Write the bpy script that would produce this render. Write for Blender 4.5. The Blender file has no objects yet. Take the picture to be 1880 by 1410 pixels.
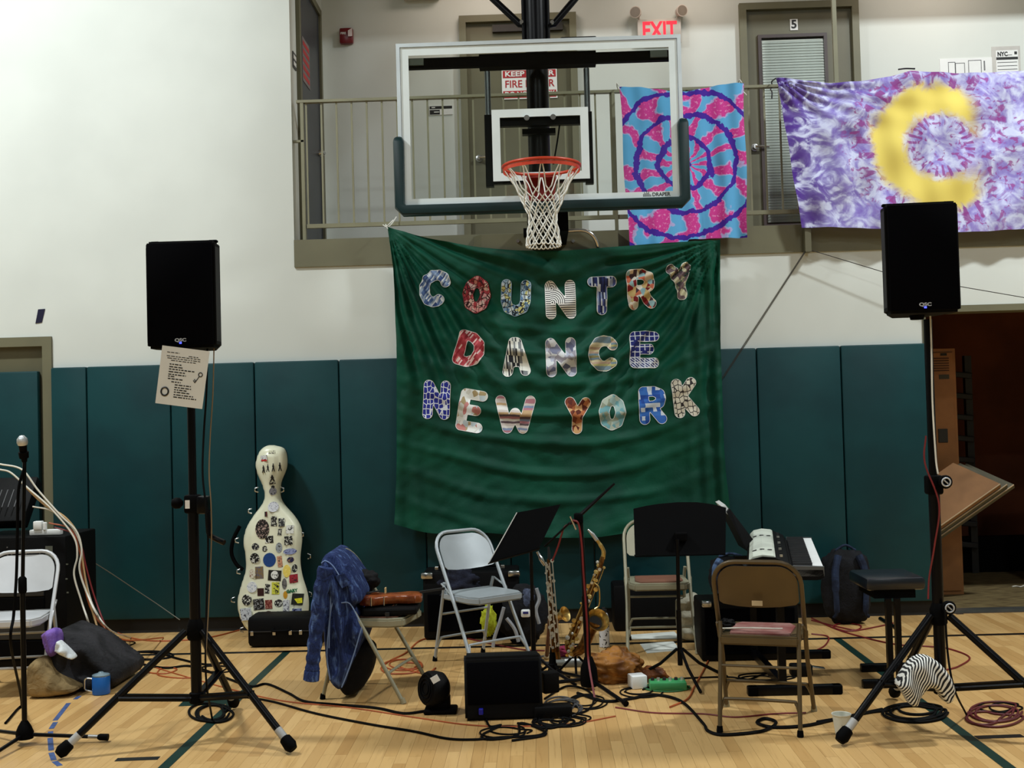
import bpy, bmesh, math, random
import numpy as np
from mathutils import Vector, Matrix
random.seed(7)
SC = bpy.context.scene
COL = SC.collection
PI = math.pi
# ---------------------------------------------------------------- camera
FPX, EYE = 2100.0, 1.52                     # focal length in px of the 1880 px frame, eye height in m
ROLL, YAW, PITCH = .027, math.atan(46.5/2100), math.atan(58.3/2100)
fw = Vector((-math.sin(YAW)*math.cos(PITCH), math.cos(YAW)*math.cos(PITCH), math.sin(PITCH)))
r0 = Vector((math.cos(YAW), math.sin(YAW), 0)); u0 = r0.cross(fw)
cr = r0*math.cos(ROLL)-u0*math.sin(ROLL); cu = u0*math.cos(ROLL)+r0*math.sin(ROLL)
EYEP = Vector((0, 0, EYE))
cam = bpy.data.cameras.new('camera'); camo = bpy.data.objects.new('camera', cam); COL.objects.link(camo)
cam.sensor_fit = 'HORIZONTAL'; cam.sensor_width = 36; cam.lens = 36*FPX/1880; cam.clip_end = 60; cam.clip_start = .05
camo.matrix_world = Matrix(((cr.x, cu.x, -fw.x, 0), (cr.y, cu.y, -fw.y, 0), (cr.z, cu.z, -fw.z, EYE), (0, 0, 0, 1)))
SC.camera = camo
def P(u, v, Y):                              # world point seen at photo pixel (u,v) on the plane y = Y
    d = cr*((u-940)/FPX)-cu*((v-705)/FPX)+fw
    return EYEP+d*(Y/d.y)
def FL(u, v, z=0.0):                         # world point seen at photo pixel (u,v) on the plane z
    d = cr*((u-940)/FPX)-cu*((v-705)/FPX)+fw
    return EYEP+d*((z-EYE)/d.z)
# ---------------------------------------------------------------- light and exposure
SC.view_settings.view_transform = 'Standard'; SC.view_settings.look = 'None'
SC.view_settings.gamma = 1; SC.view_settings.use_curve_mapping = False
SC.view_settings.exposure = -0.8
wd = bpy.data.worlds.new('world'); SC.world = wd; wd.use_nodes = True
wd.node_tree.nodes['Background'].inputs[0].default_value = (.01, .01, .012, 1)
def area(name, loc, target, sx, sy, power, colr):
    l = bpy.data.lights.new(name, 'AREA'); l.shape = 'RECTANGLE'; l.size = sx; l.size_y = sy; l.energy = power; l.color = colr
    o = bpy.data.objects.new(name, l); COL.objects.link(o); o.location = loc
    o.rotation_euler = (Vector(target)-Vector(loc)).to_track_quat('-Z', 'Y').to_euler()
    return o
COOL = (.93, .985, 1.0); WARM = (1.0, .82, .70)
GYM_W = 150; BALC_W = 13
for gx, gy, k in ((-4.4, 5.6, 4.3), (4.6, 5.6, 4.3), (-3.0, 1.9, .85), (3.2, 1.9, .85), (-3.0, -.9, .85), (3.2, -.9, .85), (-3.0, -3.7, .85), (3.2, -3.7, .85)):
    area('gym_ceiling_light', (gx, gy, 6.95), (gx, gy, 0), .7, .32, GYM_W*k, COOL)
for bx in (-.3, 1.3, 3.4):
    area('balcony_ceiling_light', (bx, 9.1, 5.42), (bx, 9.1, 0), .6, .3, BALC_W, WARM)
area('storage_room_light', (5.4, 9.8, 3.0), (5.0, 9.8, 0), .5, .3, 9, (1.0, .62, .4))
# ---------------------------------------------------------------- materials
def lin(c):
    c = c/255.0
    return c/12.92 if c <= .04045 else ((c+.055)/1.055)**2.4
def L3(c): return (lin(c[0]), lin(c[1]), lin(c[2]), 1)
class V:                                     # tiny expression helper over shader math nodes
    def __init__(s, nt, k): s.nt = nt; s.k = k
    def op(s, o, b=None, c=None):
        n = s.nt.nodes.new('ShaderNodeMath'); n.operation = o
        for i, q in enumerate((s, b, c)):
            if q is None: continue
            if isinstance(q, V): s.nt.links.new(q.k, n.inputs[i])
            else: n.inputs[i].default_value = q
        return V(s.nt, n.outputs[0])
    def __add__(s, b): return s.op('ADD', b)
    def __sub__(s, b): return s.op('SUBTRACT', b)
    def __mul__(s, b): return s.op('MULTIPLY', b)
    def __truediv__(s, b): return s.op('DIVIDE', b)
    __radd__ = __add__; __rmul__ = __mul__
    def sin(s): return s.op('SINE')
    def abs(s): return s.op('ABSOLUTE')
    def fract(s): return s.op('FRACT')
    def floor(s): return s.op('FLOOR')
    def sqrt(s): return s.op('SQRT')
    def gt(s, b): return s.op('GREATER_THAN', b)
    def lt(s, b): return s.op('LESS_THAN', b)
    def min(s, b): return s.op('MINIMUM', b)
    def max(s, b): return s.op('MAXIMUM', b)
    def atan2(s, b): return s.op('ARCTAN2', b)
    def ss(s, a, b):                         # smoothstep a..b -> 0..1
        n = s.nt.nodes.new('ShaderNodeMapRange'); n.interpolation_type = 'SMOOTHSTEP'
        s.nt.links.new(s.k, n.inputs[0]); n.inputs[1].default_value = a; n.inputs[2].default_value = b
        return V(s.nt, n.outputs[0])
class G:                                     # material graph
    def __init__(g, name, rough=.6, metal=0.0, spec=.5):
        g.m = bpy.data.materials.new(name); g.m.use_nodes = True; g.nt = g.m.node_tree
        g.b = g.nt.nodes['Principled BSDF']; g.b.inputs['Roughness'].default_value = rough
        g.b.inputs['Metallic'].default_value = metal; g.b.inputs['Specular IOR Level'].default_value = spec
    def n(g, t): return g.nt.nodes.new(t)
    def ln(g, a, b): g.nt.links.new(a, b)
    def coord(g, kind='Object'):
        if kind == 'pos': return g.n('ShaderNodeNewGeometry').outputs['Position']
        return g.n('ShaderNodeTexCoord').outputs[kind]
    def xyz(g, vec):
        s = g.n('ShaderNodeSeparateXYZ'); g.ln(vec, s.inputs[0])
        return [V(g.nt, s.outputs[i]) for i in range(3)]
    def vec(g, x, y, z=0.0):
        c = g.n('ShaderNodeCombineXYZ')
        for i, q in enumerate((x, y, z)):
            if isinstance(q, V): g.ln(q.k, c.inputs[i])
            else: c.inputs[i].default_value = q
        return c.outputs[0]
    def noise(g, vec, scale, detail=3, dist=0.0):
        t = g.n('ShaderNodeTexNoise'); t.inputs['Scale'].default_value = scale; t.inputs['Detail'].default_value = detail
        t.inputs['Distortion'].default_value = dist
        if vec is not None: g.ln(vec, t.inputs['Vector'])
        return V(g.nt, t.outputs[0])
    def vor(g, vec, scale, feature='F1', out='Distance', rnd=1.0):
        t = g.n('ShaderNodeTexVoronoi'); t.feature = feature; t.inputs['Scale'].default_value = scale
        t.inputs['Randomness'].default_value = rnd
        g.ln(vec, t.inputs['Vector'])
        return V(g.nt, t.outputs[out])
    def white(g, vec):
        t = g.n('ShaderNodeTexWhiteNoise'); t.noise_dimensions = '3D'; g.ln(vec, t.inputs['Vector'])
        return V(g.nt, t.outputs['Value'])
    def attr(g, name):
        a = g.n('ShaderNodeAttribute'); a.attribute_name = name; return V(g.nt, a.outputs['Fac'])
    def mix(g, fac, a, b):
        m = g.n('ShaderNodeMix'); m.data_type = 'RGBA'
        g.ln(fac.k, m.inputs[0]) if isinstance(fac, V) else setattr(m.inputs[0], 'default_value', fac)
        for q, i in ((a, 6), (b, 7)):
            if isinstance(q, tuple): m.inputs[i].default_value = L3(q)
            else: g.ln(q, m.inputs[i])
        return m.outputs[2]
    def ramp(g, fac, cols, mode='CONSTANT'):
        r = g.n('ShaderNodeValToRGB'); r.color_ramp.interpolation = mode
        e = r.color_ramp.elements
        while len(e) > 1: e.remove(e[-1])
        for i, c in enumerate(cols):
            p = i/len(cols) if mode == 'CONSTANT' else i/(len(cols)-1)
            if i == 0: e[0].position = 0; e[0].color = L3(c)
            else: q = e.new(p); q.color = L3(c)
        g.ln(fac.k, r.inputs[0]); return r.outputs[0]
    def bump(g, h, strength=.3, dist=.01):
        b = g.n('ShaderNodeBump'); b.inputs['Strength'].default_value = strength; b.inputs['Distance'].default_value = dist
        g.ln(h.k, b.inputs['Height']); g.ln(b.outputs[0], g.b.inputs['Normal'])
    def base(g, c):
        if isinstance(c, tuple): g.b.inputs['Base Color'].default_value = L3(c)
        else: g.ln(c, g.b.inputs['Base Color'])
        return g
MC = {}
def mat(name, c=(128, 128, 128), rough=.6, metal=0.0, var=.12, nscale=6.0, bump=0.0, bscale=60.0, spec=.5, c2=None):
    if name in MC: return MC[name]
    g = G(name, rough, metal, spec)
    co = g.coord('Object')
    nz = g.noise(co, nscale, 4).ss(.3, .7)
    k = tuple(max(0, x*(1-var)) for x in c) if c2 is None else c2
    g.base(g.mix(nz, c, k))
    if bump: g.bump(g.noise(co, bscale, 3), bump, .004)
    MC[name] = g.m
    return g.m
def emit(name, c, s):
    if name in MC: return MC[name]
    g = G(name); g.base(c); g.b.inputs['Emission Color'].default_value = L3(c); g.b.inputs['Emission Strength'].default_value = s
    MC[name] = g.m; return g.m
# ---------------------------------------------------------------- mesh helpers
class MB:
    def __init__(s): s.v = []; s.f = []; s.sd = []
    def add(s, vs, fs):
        o = len(s.v); s.v += [Vector(p) for p in vs]; s.f += [tuple(i+o for i in q) for q in fs]; return s
    def box(s, c, d, R=None):                # centre, full sizes, optional 3x3 rotation
        hx, hy, hz = d[0]/2, d[1]/2, d[2]/2
        vs = [Vector((x, y, z)) for x in (-hx, hx) for y in (-hy, hy) for z in (-hz, hz)]
        if R is not None: vs = [R@p for p in vs]
        vs = [p+Vector(c) for p in vs]
        return s.add(vs, [(0, 1, 3, 2), (4, 6, 7, 5), (0, 4, 5, 1), (2, 3, 7, 6), (0, 2, 6, 4), (1, 5, 7, 3)])
    def bb(s, x0, x1, y0, y1, z0, z1): return s.box(((x0+x1)/2, (y0+y1)/2, (z0+z1)/2), (abs(x1-x0), abs(y1-y0), abs(z1-z0)))
    def rbox(s, c, d, r=.01, R=None, seg=2):  # rounded box via superellipse corners in all axes
        bm = bmesh.new(); bmesh.ops.create_cube(bm, size=1)
        for q in bm.verts: q.co = Vector((q.co.x*d[0], q.co.y*d[1], q.co.z*d[2]))
        bmesh.ops.bevel(bm, geom=list(bm.edges), offset=min(r, min(d)*.45), segments=seg, affect='EDGES', profile=.5)
        bm.verts.ensure_lookup_table()
        vs = [(R@q.co if R is not None else q.co.copy())+Vector(c) for q in bm.verts]
        fs = [tuple(q.index for q in fc.verts) for fc in bm.faces]; bm.free()
        return s.add(vs, fs)
    def tube(s, path, r, n=8, cap=True, closed=False):
        path = [Vector(p) for p in path]; m = len(path)
        rr = r if isinstance(r, (list, tuple)) else [r]*m
        tg = []
        for i in range(m):
            a = path[(i-1) % m] if (closed or i > 0) else path[i]
            b = path[(i+1) % m] if (closed or i < m-1) else path[i]
            t = b-a; tg.append(t.normalized() if t.length > 1e-9 else Vector((0, 0, 1)))
        up = Vector((0, 0, 1)) if abs(tg[0].z) < .9 else Vector((1, 0, 0))
        nx = tg[0].cross(up).normalized(); vs = []
        for i in range(m):
            nx = (nx-tg[i]*nx.dot(tg[i])); nx = nx.normalized() if nx.length > 1e-6 else tg[i].orthogonal().normalized()
            ny = tg[i].cross(nx)
            for k in range(n):
                a = 2*PI*k/n; vs.append(path[i]+(nx*math.cos(a)+ny*math.sin(a))*rr[i])
        fs = []
        for i in range(m if closed else m-1):
            j = (i+1) % m
            for k in range(n):
                k2 = (k+1) % n; fs.append((i*n+k, i*n+k2, j*n+k2, j*n+k))
        if cap and not closed: fs += [tuple(range(n-1, -1, -1)), tuple((m-1)*n+k for k in range(n))]
        return s.add(vs, fs)
    def cyl(s, a, b, r, n=12, r2=None): return s.tube([a, b], [r, r if r2 is None else r2], n)
    def lathe(s, base, axis, prof, n=20):     # prof = [(t along axis, radius)]
        base = Vector(base); ax = Vector(axis).normalized(); nx = ax.orthogonal().normalized(); ny = ax.cross(nx); vs = []
        for t, r in prof:
            for k in range(n):
                a = 2*PI*k/n; vs.append(base+ax*t+(nx*math.cos(a)+ny*math.sin(a))*max(r, 1e-5))
        fs = []
        for i in range(len(prof)-1):
            for k in range(n):
                k2 = (k+1) % n; fs.append((i*n+k, i*n+k2, (i+1)*n+k2, (i+1)*n+k))
        fs += [tuple(range(n-1, -1, -1)), tuple((len(prof)-1)*n+k for k in range(n))]
        return s.add(vs, fs)
    def prism(s, poly, d):                   # 3-D polygon pushed by vector d
        m = len(poly); d = Vector(d); vs = [Vector(p) for p in poly]+[Vector(p)+d for p in poly]
        fs = [tuple(range(m-1, -1, -1)), tuple(range(m, 2*m))]+[(i, (i+1) % m, (i+1) % m+m, i+m) for i in range(m)]
        return s.add(vs, fs)
    def grid(s, fn, nu, nv):
        vs = [fn(i/nu, j/nv) for j in range(nv+1) for i in range(nu+1)]
        fs = [(j*(nu+1)+i, j*(nu+1)+i+1, (j+1)*(nu+1)+i+1, (j+1)*(nu+1)+i) for j in range(nv) for i in range(nu)]
        return s.add(vs, fs)
    def ball(s, c, rx, ry=None, rz=None, n=12, m=8, R=None):
        ry = rx if ry is None else ry; rz = rx if rz is None else rz; vs = []; fs = []
        for j in range(m+1):
            t = PI*j/m
            for k in range(n):
                a = 2*PI*k/n; q = Vector((rx*math.sin(t)*math.cos(a), ry*math.sin(t)*math.sin(a), rz*math.cos(t)))
                vs.append((R@q if R is not None else q)+Vector(c))
        for j in range(m):
            for k in range(n):
                k2 = (k+1) % n; fs.append((j*n+k, j*n+k2, (j+1)*n+k2, (j+1)*n+k))
        return s.add(vs, fs)
    def build(s, name, m, parent=None, smooth=False, local=False, uv=None, attr=None, fix=True):
        me = bpy.data.meshes.new(name)
        vs = s.v
        if parent is not None and not local:
            inv = XF[parent.name].inverted(); vs = [inv@p for p in vs]
        me.from_pydata([tuple(p) for p in vs], [], s.f); me.validate()
        if fix:
            bm = bmesh.new(); bm.from_mesh(me); bmesh.ops.recalc_face_normals(bm, faces=bm.faces); bm.to_mesh(me); bm.free()
        if smooth:
            me.polygons.foreach_set('use_smooth', [True]*len(me.polygons))
            try: me.set_sharp_from_angle(angle=math.radians(40 if len(me.polygons) < 900 else 85))
            except Exception: pass
        if attr:
            for an, vals in attr.items():
                a = me.attributes.new(an, 'FLOAT', 'POINT'); a.data.foreach_set('value', [float(x) for x in vals])
        o = bpy.data.objects.new(name, me); COL.objects.link(o)
        if m is not None: me.materials.append(m)
        if parent is not None: o.parent = parent
        XF[o.name] = XF[parent.name] if parent is not None else Matrix.Identity(4)
        return o
XF = {}
def thing(name, label, cat, loc=(0, 0, 0), rotz=0.0, group=None):
    o = bpy.data.objects.new(name, None); COL.objects.link(o); o.empty_display_size = .05
    o.location = loc; o.rotation_euler = (0, 0, rotz)
    XF[o.name] = Matrix.Translation(Vector(loc))@Matrix.Rotation(rotz, 4, 'Z')
    return tag(o, label, cat, group)
def tag(o, label=None, cat=None, group=None, kind=None):
    if label: o['label'] = label
    if cat: o['category'] = cat
    if group: o['group'] = group
    if kind: o['kind'] = kind
    return o
def st(o): o['kind'] = 'structure'; return o
def rebase(o):                               # move a one-mesh thing's origin to the centre of its footprint
    vs = [q.co for q in o.data.vertices]
    c = Vector(((min(q.x for q in vs)+max(q.x for q in vs))/2, (min(q.y for q in vs)+max(q.y for q in vs))/2, min(q.z for q in vs)))
    o.data.transform(Matrix.Translation(-c)); o.location = c; return o
def spline(pts, n=8):                        # Catmull-Rom
    p = [Vector(q) for q in pts]; p = [p[0]*2-p[1]]+p+[p[-1]*2-p[-2]]; out = []
    for i in range(1, len(p)-2):
        for k in range(n):
            t = k/n; a, b, c, d = p[i-1], p[i], p[i+1], p[i+2]
            out.append(.5*((2*b)+(c-a)*t+(2*a-5*b+4*c-d)*t*t+(3*b-a-3*c+d)*t**3))
    out.append(p[-2]); return out
def text_bm(s, size, extrude=.0, align='CENTER', bold=0.0):
    cu_ = bpy.data.curves.new('t', 'FONT'); cu_.body = s; cu_.size = size; cu_.extrude = extrude; cu_.offset = bold
    cu_.align_x = align; cu_.align_y = 'CENTER'; cu_.resolution_u = 3
    o = bpy.data.objects.new('t', cu_); COL.objects.link(o)
    dg = bpy.context.evaluated_depsgraph_get(); me = bpy.data.meshes.new_from_object(o.evaluated_get(dg))
    vs = [v.co.copy() for v in me.vertices]; fs = [tuple(p.vertices) for p in me.polygons]
    bpy.data.objects.remove(o); bpy.data.curves.remove(cu_); bpy.data.meshes.remove(me)
    return vs, fs
def text(s, size, m, parent, c, ex=(1, 0, 0), ez=(0, 0, 1), name='lettering', align='CENTER', bold=0.0, fit=None, extrude=0.0004):
    vs, fs = text_bm(s, size, extrude, align, bold)
    ex = Vector(ex).normalized(); ez = Vector(ez).normalized(); ny = ex.cross(ez)
    kx = 1.0
    if fit:
        w = max(q.x for q in vs)-min(q.x for q in vs); kx = fit/w
    mb = MB(); mb.add([Vector(c)+ex*q.x*kx+ez*q.y+ny*q.z for q in vs], fs)
    return mb.build(name, m, parent, fix=False)
def polysdf(poly):                           # signed distance (negative inside) to a closed 2-D polygon, numpy
    A = np.array(poly, float); B = np.roll(A, -1, 0)
    def fn(X, Z):
        d = np.full(X.shape, 1e9); ins = np.zeros(X.shape, bool)
        for a, b in zip(A, B):
            e = b-a; wx = X-a[0]; wz = Z-a[1]; t = np.clip((wx*e[0]+wz*e[1])/max(e@e, 1e-12), 0, 1)
            d = np.minimum(d, np.hypot(wx-e[0]*t, wz-e[1]*t))
            c = (a[1] > Z) != (b[1] > Z)
            if abs(e[1]) > 1e-12: ins ^= c & (X < e[0]*(Z-a[1])/e[1]+a[0])
        return np.where(ins, -d, d)
    return fn
def strokesdf(strokes, r):                   # distance to polylines minus radius
    def fn(X, Z):
        d = np.full(X.shape, 1e9)
        for pl in strokes:
            for a, b in zip(pl[:-1], pl[1:]):
                a = np.array(a, float); b = np.array(b, float); e = b-a; wx = X-a[0]; wz = Z-a[1]
                t = np.clip((wx*e[0]+wz*e[1])/max(e@e, 1e-12), 0, 1); d = np.minimum(d, np.hypot(wx-e[0]*t, wz-e[1]*t))
        return d-r
    return fn
def msq(sdf, x0, x1, z0, z1, step):           # marching squares -> verts (x,z,d), faces
    nx = int(math.ceil((x1-x0)/step))+1; nz = int(math.ceil((z1-z0)/step))+1
    xs = x0+np.arange(nx)*step; zs = z0+np.arange(nz)*step
    X, Z = np.meshgrid(xs, zs); D = sdf(X, Z); vid = {}; V_ = []; F_ = []
    def vert(i, j):
        k = (i, j)
        if k not in vid: vid[k] = len(V_); V_.append((xs[i], zs[j], D[j, i]))
        return vid[k]
    def edge(i, j, i2, j2):
        k = (min((i, j), (i2, j2)), max((i, j), (i2, j2)))
        if k not in vid:
            a, b = D[j, i], D[j2, i2]; t = a/(a-b)
            vid[k] = len(V_); V_.append((xs[i]+(xs[i2]-xs[i])*t, zs[j]+(zs[j2]-zs[j])*t, 0.0))
        return vid[k]
    for j in range(nz-1):
        for i in range(nx-1):
            cs = [(i, j), (i+1, j), (i+1, j+1), (i, j+1)]; s = [D[q[1], q[0]] < 0 for q in cs]
            if not any(s): continue
            pl = []
            for k in range(4):
                if s[k]: pl.append(vert(*cs[k]))
                if s[k] != s[(k+1) % 4]: pl.append(edge(*cs[k], *cs[(k+1) % 4]))
            pl2 = [p for n_, p in enumerate(pl) if p != pl[n_-1]]
            if len(pl2) > 2: F_.append(tuple(pl2))
    return V_, F_
def sheet(mb, V_, F_, front, back=None):     # map 2-D (x,z,d) verts with front(); optional back() closes it into a solid
    o = len(mb.v); mb.v += [Vector(front(*q)) for q in V_]; mb.f += [tuple(i+o for i in q) for q in F_]
    if back:
        o2 = len(mb.v); mb.v += [Vector(back(*q)) for q in V_]; mb.f += [tuple(i+o2 for i in reversed(q)) for q in F_]
        cnt = {}
        for q in F_:
            for a, b in zip(q, q[1:]+q[:1]): cnt[(a, b)] = 1
        for (a, b) in cnt:
            if (b, a) not in cnt: mb.f.append((a+o, a+o2, b+o2, b+o))
    return mb
def cable(name, label, pts, r, m, cat='cable', group=None, n=8, sides=6):
    """pts: world points; z below r is lifted to r"""
    q = [Vector(p) for p in pts]
    for p in q: p.z = max(p.z, r)
    pl = spline(q, n)
    for p in pl: p.z = max(p.z, r)
    o = MB().tube(pl, r, sides).build(name, m, None, smooth=True)
    rebase(o); return tag(o, label, cat, group)
# ================================================================ THE SETTING
W = 8.40                                      # plane of the gym's end wall
BX = -1.77                                    # left end of the balcony opening
BB = 9.72                                     # back wall of the balcony
def wallmat(name, c, v=.04):
    g = G(name, .85, 0, .25); co = g.coord('pos')
    g.base(g.mix(g.noise(co, .9, 4).ss(.35, .65), c, tuple(x*(1-v) for x in c)))
    g.bump(g.noise(co, 180, 2), .05, .002); return g.m
m_wall = wallmat('painted_wall', (216, 221, 215))
m_olive = mat('olive_paint', (112, 110, 86), .55, var=.06, nscale=3)
m_olived = mat('olive_door_paint', (98, 95, 72), .5, var=.08, nscale=3)
m_ceil = wallmat('ceiling_paint', (120, 120, 116)); m_far = wallmat('far_wall_paint', (130, 134, 126))
m_dark = mat('dark_recess', (12, 12, 12), .8)
m_store = mat('storage_room_paint', (120, 66, 40), .9, var=.2, nscale=2)
# wall with the balcony opening, storage doorway and side door
mb = MB()
mb.bb(-7, BX, W, W+.2, 2.2, 7.2)                                   # left, above the door head
mb.bb(-3.59, BX, W, W+.2, 0, 2.2); mb.bb(-7, -4.62, W, W+.2, 0, 2.2)
mb.bb(BX, 2.84, W, W+.2, 0, 2.66); mb.bb(2.84, 6.0, W, W+.2, 2.235, 2.66)
mb.bb(6.0, 8, W, W+.2, 0, 7.2); mb.bb(BX, 6.0, W, W+.2, 5.48, 7.2)
wall_back = st(mb.build('wall_back', m_wall))
st(MB().bb(-7.2, -7, -6.2, W+.2, 0, 7.2).build('wall_left', m_far))
st(MB().bb(8, 8.2, -6.2, W+.2, 0, 7.2).build('wall_right', m_far))
st(MB().bb(-7.2, 8.2, -6.4, -6.2, 0, 7.2).build('wall_front', m_far))
st(MB().bb(-7.2, 8.2, -6.4, W+.2, 7.2, 7.4).build('ceiling', m_ceil))
# balcony shell
st(MB().bb(BX, 6.2, BB, BB+.15, 2.66, 5.48).build('wall_balcony_back', m_wall))
st(MB().bb(BX-.15, BX, W+.2, BB+.15, 2.66, 5.48).build('wall_balcony_left', m_wall))
st(MB().bb(6.0, 6.15, W+.2, BB, 2.66, 5.48).build('wall_balcony_right', m_wall))
st(MB().bb(BX, 6.0, W+.2, BB, 5.48, 5.65).build('ceiling_balcony', m_ceil))
st(MB().bb(BX, 6.0, W-.0, BB, 2.662, 2.86).build('floor_balcony', mat('balcony_concrete', (120, 116, 100), .8)))
st(MB().bb(BX, 6.0, W-.015, W+.002, 2.66, 2.862).build('trim_1', m_olive))
# gym floor: dark subfloor with maple boards running towards the end wall
g = G('maple_boards', .33, 0, .45); co = g.coord('pos'); X, Y_, Z_ = g.xyz(co)
rnd = V(g.nt, g.n('ShaderNodeNewGeometry').outputs['Random Per Island'])+V(g.nt, g.n('ShaderNodeObjectInfo').outputs['Random'])
rnd = rnd.fract()
gr = g.noise(g.vec(X*38+rnd*90, Y_*2.2+rnd*40, 0), 1.6, 5, .6)
tone = g.ramp(rnd, [(190, 150, 94), (198, 159, 102), (208, 170, 112), (202, 164, 107), (182, 141, 86)], 'LINEAR')
g.base(g.mix(gr.ss(.5, .85)*.55, tone, (150, 106, 56)))
g.bump(gr, .04, .002); m_maple = g.m
g = G('maple_far', .33, 0, .45); co = g.coord('pos'); X, Y_, Z_ = g.xyz(co)
r2 = g.white(g.vec((X/.0572).floor(), (Y_/.8+g.white(g.vec((X/.0572).floor(), 0, 0))).floor(), 0))
g.base(g.ramp(r2, [(190, 150, 94), (198, 159, 102), (208, 170, 112), (202, 164, 107), (182, 141, 86)], 'LINEAR')); m_maple2 = g.m
mb = MB(); mb.bb(-7, 8, -6.2, 3.3, -.2, 0); mb.bb(-7, -5.2, 3.3, W, -.2, 0); mb.bb(6.3, 8, 3.3, W, -.2, 0)
mb.bb(-5.2, 6.3, 3.3, W, -.2, -.012); mb.bb(2.84, 6.0, W, W+.12, -.2, -.012)
floor = st(mb.build('floor', m_maple2))
floor.data.materials.append(mat('subfloor_black', (60, 42, 22), .9))
for p in floor.data.polygons:
    if abs(p.center.z+.012) < .002: p.material_index = 1
SW = .0572; boards = []
x = -5.2
while x < 6.3:
    y = 3.3-random.random()*.9
    while y < W:
        l = random.choice((.45, .6, .75, .9, 1.1)); y2 = min(y+l, W)
        boards.append((x, max(y, 3.3), y2)); y += l
    x += SW
boards = [b for b in boards if b[2]-b[1] > .03]
def inview(b):
    xm = b[0]+SW/2; ym = (b[1]+b[2])/2
    return ym > 4.85 and -.447*ym-.1 < xm < .42*ym+.0
near = sorted([b for b in boards if inview(b)], key=lambda b: -(b[2]-b[1])/((b[1]+b[2])/2)**2)[:300]
ns = set(near); mb = MB()
for b in boards:
    if b not in ns: mb.bb(b[0]+.0005, b[0]+SW-.0005, b[1]+.0006, b[2]-.0006, -.014, 0)
ob = mb.build('floorboards_far', m_maple, floor); ob['kind'] = 'stuff'
um = None
for b in near:
    if um is None:
        k = MB().bb(-.5, .5, -.5, .5, -.5, .5).build('floorboard', m_maple, floor, local=True); um = k.data; o = k
    else:
        o = bpy.data.objects.new('floorboard', um); COL.objects.link(o); o.parent = floor
    o.location = (b[0]+SW/2, (b[1]+b[2])/2, -.007); o.scale = (SW-.001, b[2]-b[1]-.0012, .014)
# painted court lines (parts of the floor)
m_green = mat('court_line_green', (10, 46, 38), .4, var=.1); m_blk = mat('court_line_black', (14, 13, 12), .4, var=.1)
def line(name, a, b, w, m, z=.0012):
    a = Vector((a[0], a[1], 0)); b = Vector((b[0], b[1], 0)); d = (b-a).normalized(); n = Vector((-d.y, d.x, 0))*w/2
    return MB().prism([a+n, b+n, b-n, a-n], (0, 0, z)).build(name, m, floor)
line('court_line', (-5.2, 7.56), (6.3, 7.64), .055, m_blk)
line('lane_line', (-1.705, 7.6), (-1.705, 3.3), .052, m_green)
line('lane_line', (1.92, 7.62), (1.92, 3.3), .052, m_green)
for u0_, u1_, v_ in ((213, 292, 1393), (1792, 1878, 1352)):
    a, b = FL(u0_, v_+2), FL(u1_, v_-1); line('lane_mark', (a.x, a.y), (b.x, b.y), .05, m_blk)
mb = MB().prism([FL(327, 1297), FL(437, 1292), FL(455, 1272), FL(347, 1277)], (0, 0, .0013)); mb.build('lane_block', m_green, floor)
# wall pads (parts of the wall)
g = G('teal_vinyl_pad', .5, 0, .25); co = g.coord('pos')
g.base(g.mix(g.noise(co, 2.2, 4).ss(.3, .7), (14, 62, 66), (10, 52, 57))); g.bump(g.noise(co, 9, 3), .12, .01); m_pad = g.m
seams = [-3.585, -3.317, -2.696, -2.075, -1.452, -.838, -.226, .381, .988, 1.597, 2.205, 2.82]
for a, b in zip(seams[:-1], seams[1:]):
    MB().rbox(((a+b)/2, W-.03, 1.035), (b-a-.006, .06, 1.86), .012).build('wall_pad', m_pad, wall_back, smooth=True)
MB().bb(-3.585, 2.82, W-.02, W, 0, .105).build('rubber_base', mat('black_rubber', (9, 9, 10), .7), wall_back)
# side door at far left, with a pad on it
d = st(MB().bb(-4.56, -3.66, W+.03, W+.08, 0, 2.13).build('door_1', m_olived))
mb = MB(); mb.bb(-3.66, -3.59, W-.02, W+.1, 0, 2.2); mb.bb(-4.62, -4.56, W-.02, W+.1, 0, 2.2); mb.bb(-4.56, -3.66, W-.02, W+.1, 2.13, 2.2)
mb.build('door_frame', m_olive, d)
MB().rbox((-4.13, W-.005, 1.02), (.88, .06, 1.85), .012).build('door_pad', m_pad, d, smooth=True)
# storage doorway frame and storage room
mb = MB(); mb.bb(2.82, 6.0, W-.01, W+.21, 2.19, 2.237); mb.bb(2.82, 2.842, W-.012, W+.21, 0, 2.237)
st(mb.build('trim_2', m_olive))
m_sfl = mat('storage_floor', (122, 104, 66), .8, var=.45, nscale=14)
g = G('storage_floor_wood', .7); co = g.coord('pos'); X, Y_, Z_ = g.xyz(co)
g.base(g.mix(g.noise(g.vec(X*1.2, Y_*9, 0), 6, 4).ss(.4, .62), (120, 104, 66), (78, 62, 34)))
st(MB().bb(1.5, 6.6, W+.2, 11.4, -.2, -.001).build('floor_storage', g.m))
st(MB().bb(2.84, 6.0, W+.1, W+.2, -.02, .006).build('trim_3', mat('aluminium_threshold', (170, 175, 170), .35, .9)))
st(MB().bb(1.4, 1.5, W+.2, 11.4, 0, 2.66).build('wall_storage_left', m_store))
st(MB().bb(6.6, 6.7, W+.2, 11.4, 0, 2.66).build('wall_storage_right', m_store))
st(MB().bb(1.4, 6.7, 11.4, 11.5, 0, 2.66).build('wall_storage_back', m_store))
st(MB().bb(1.4, 6.7, W+.2, 11.5, 2.6, 2.66).build('ceiling_storage', m_store))
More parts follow.
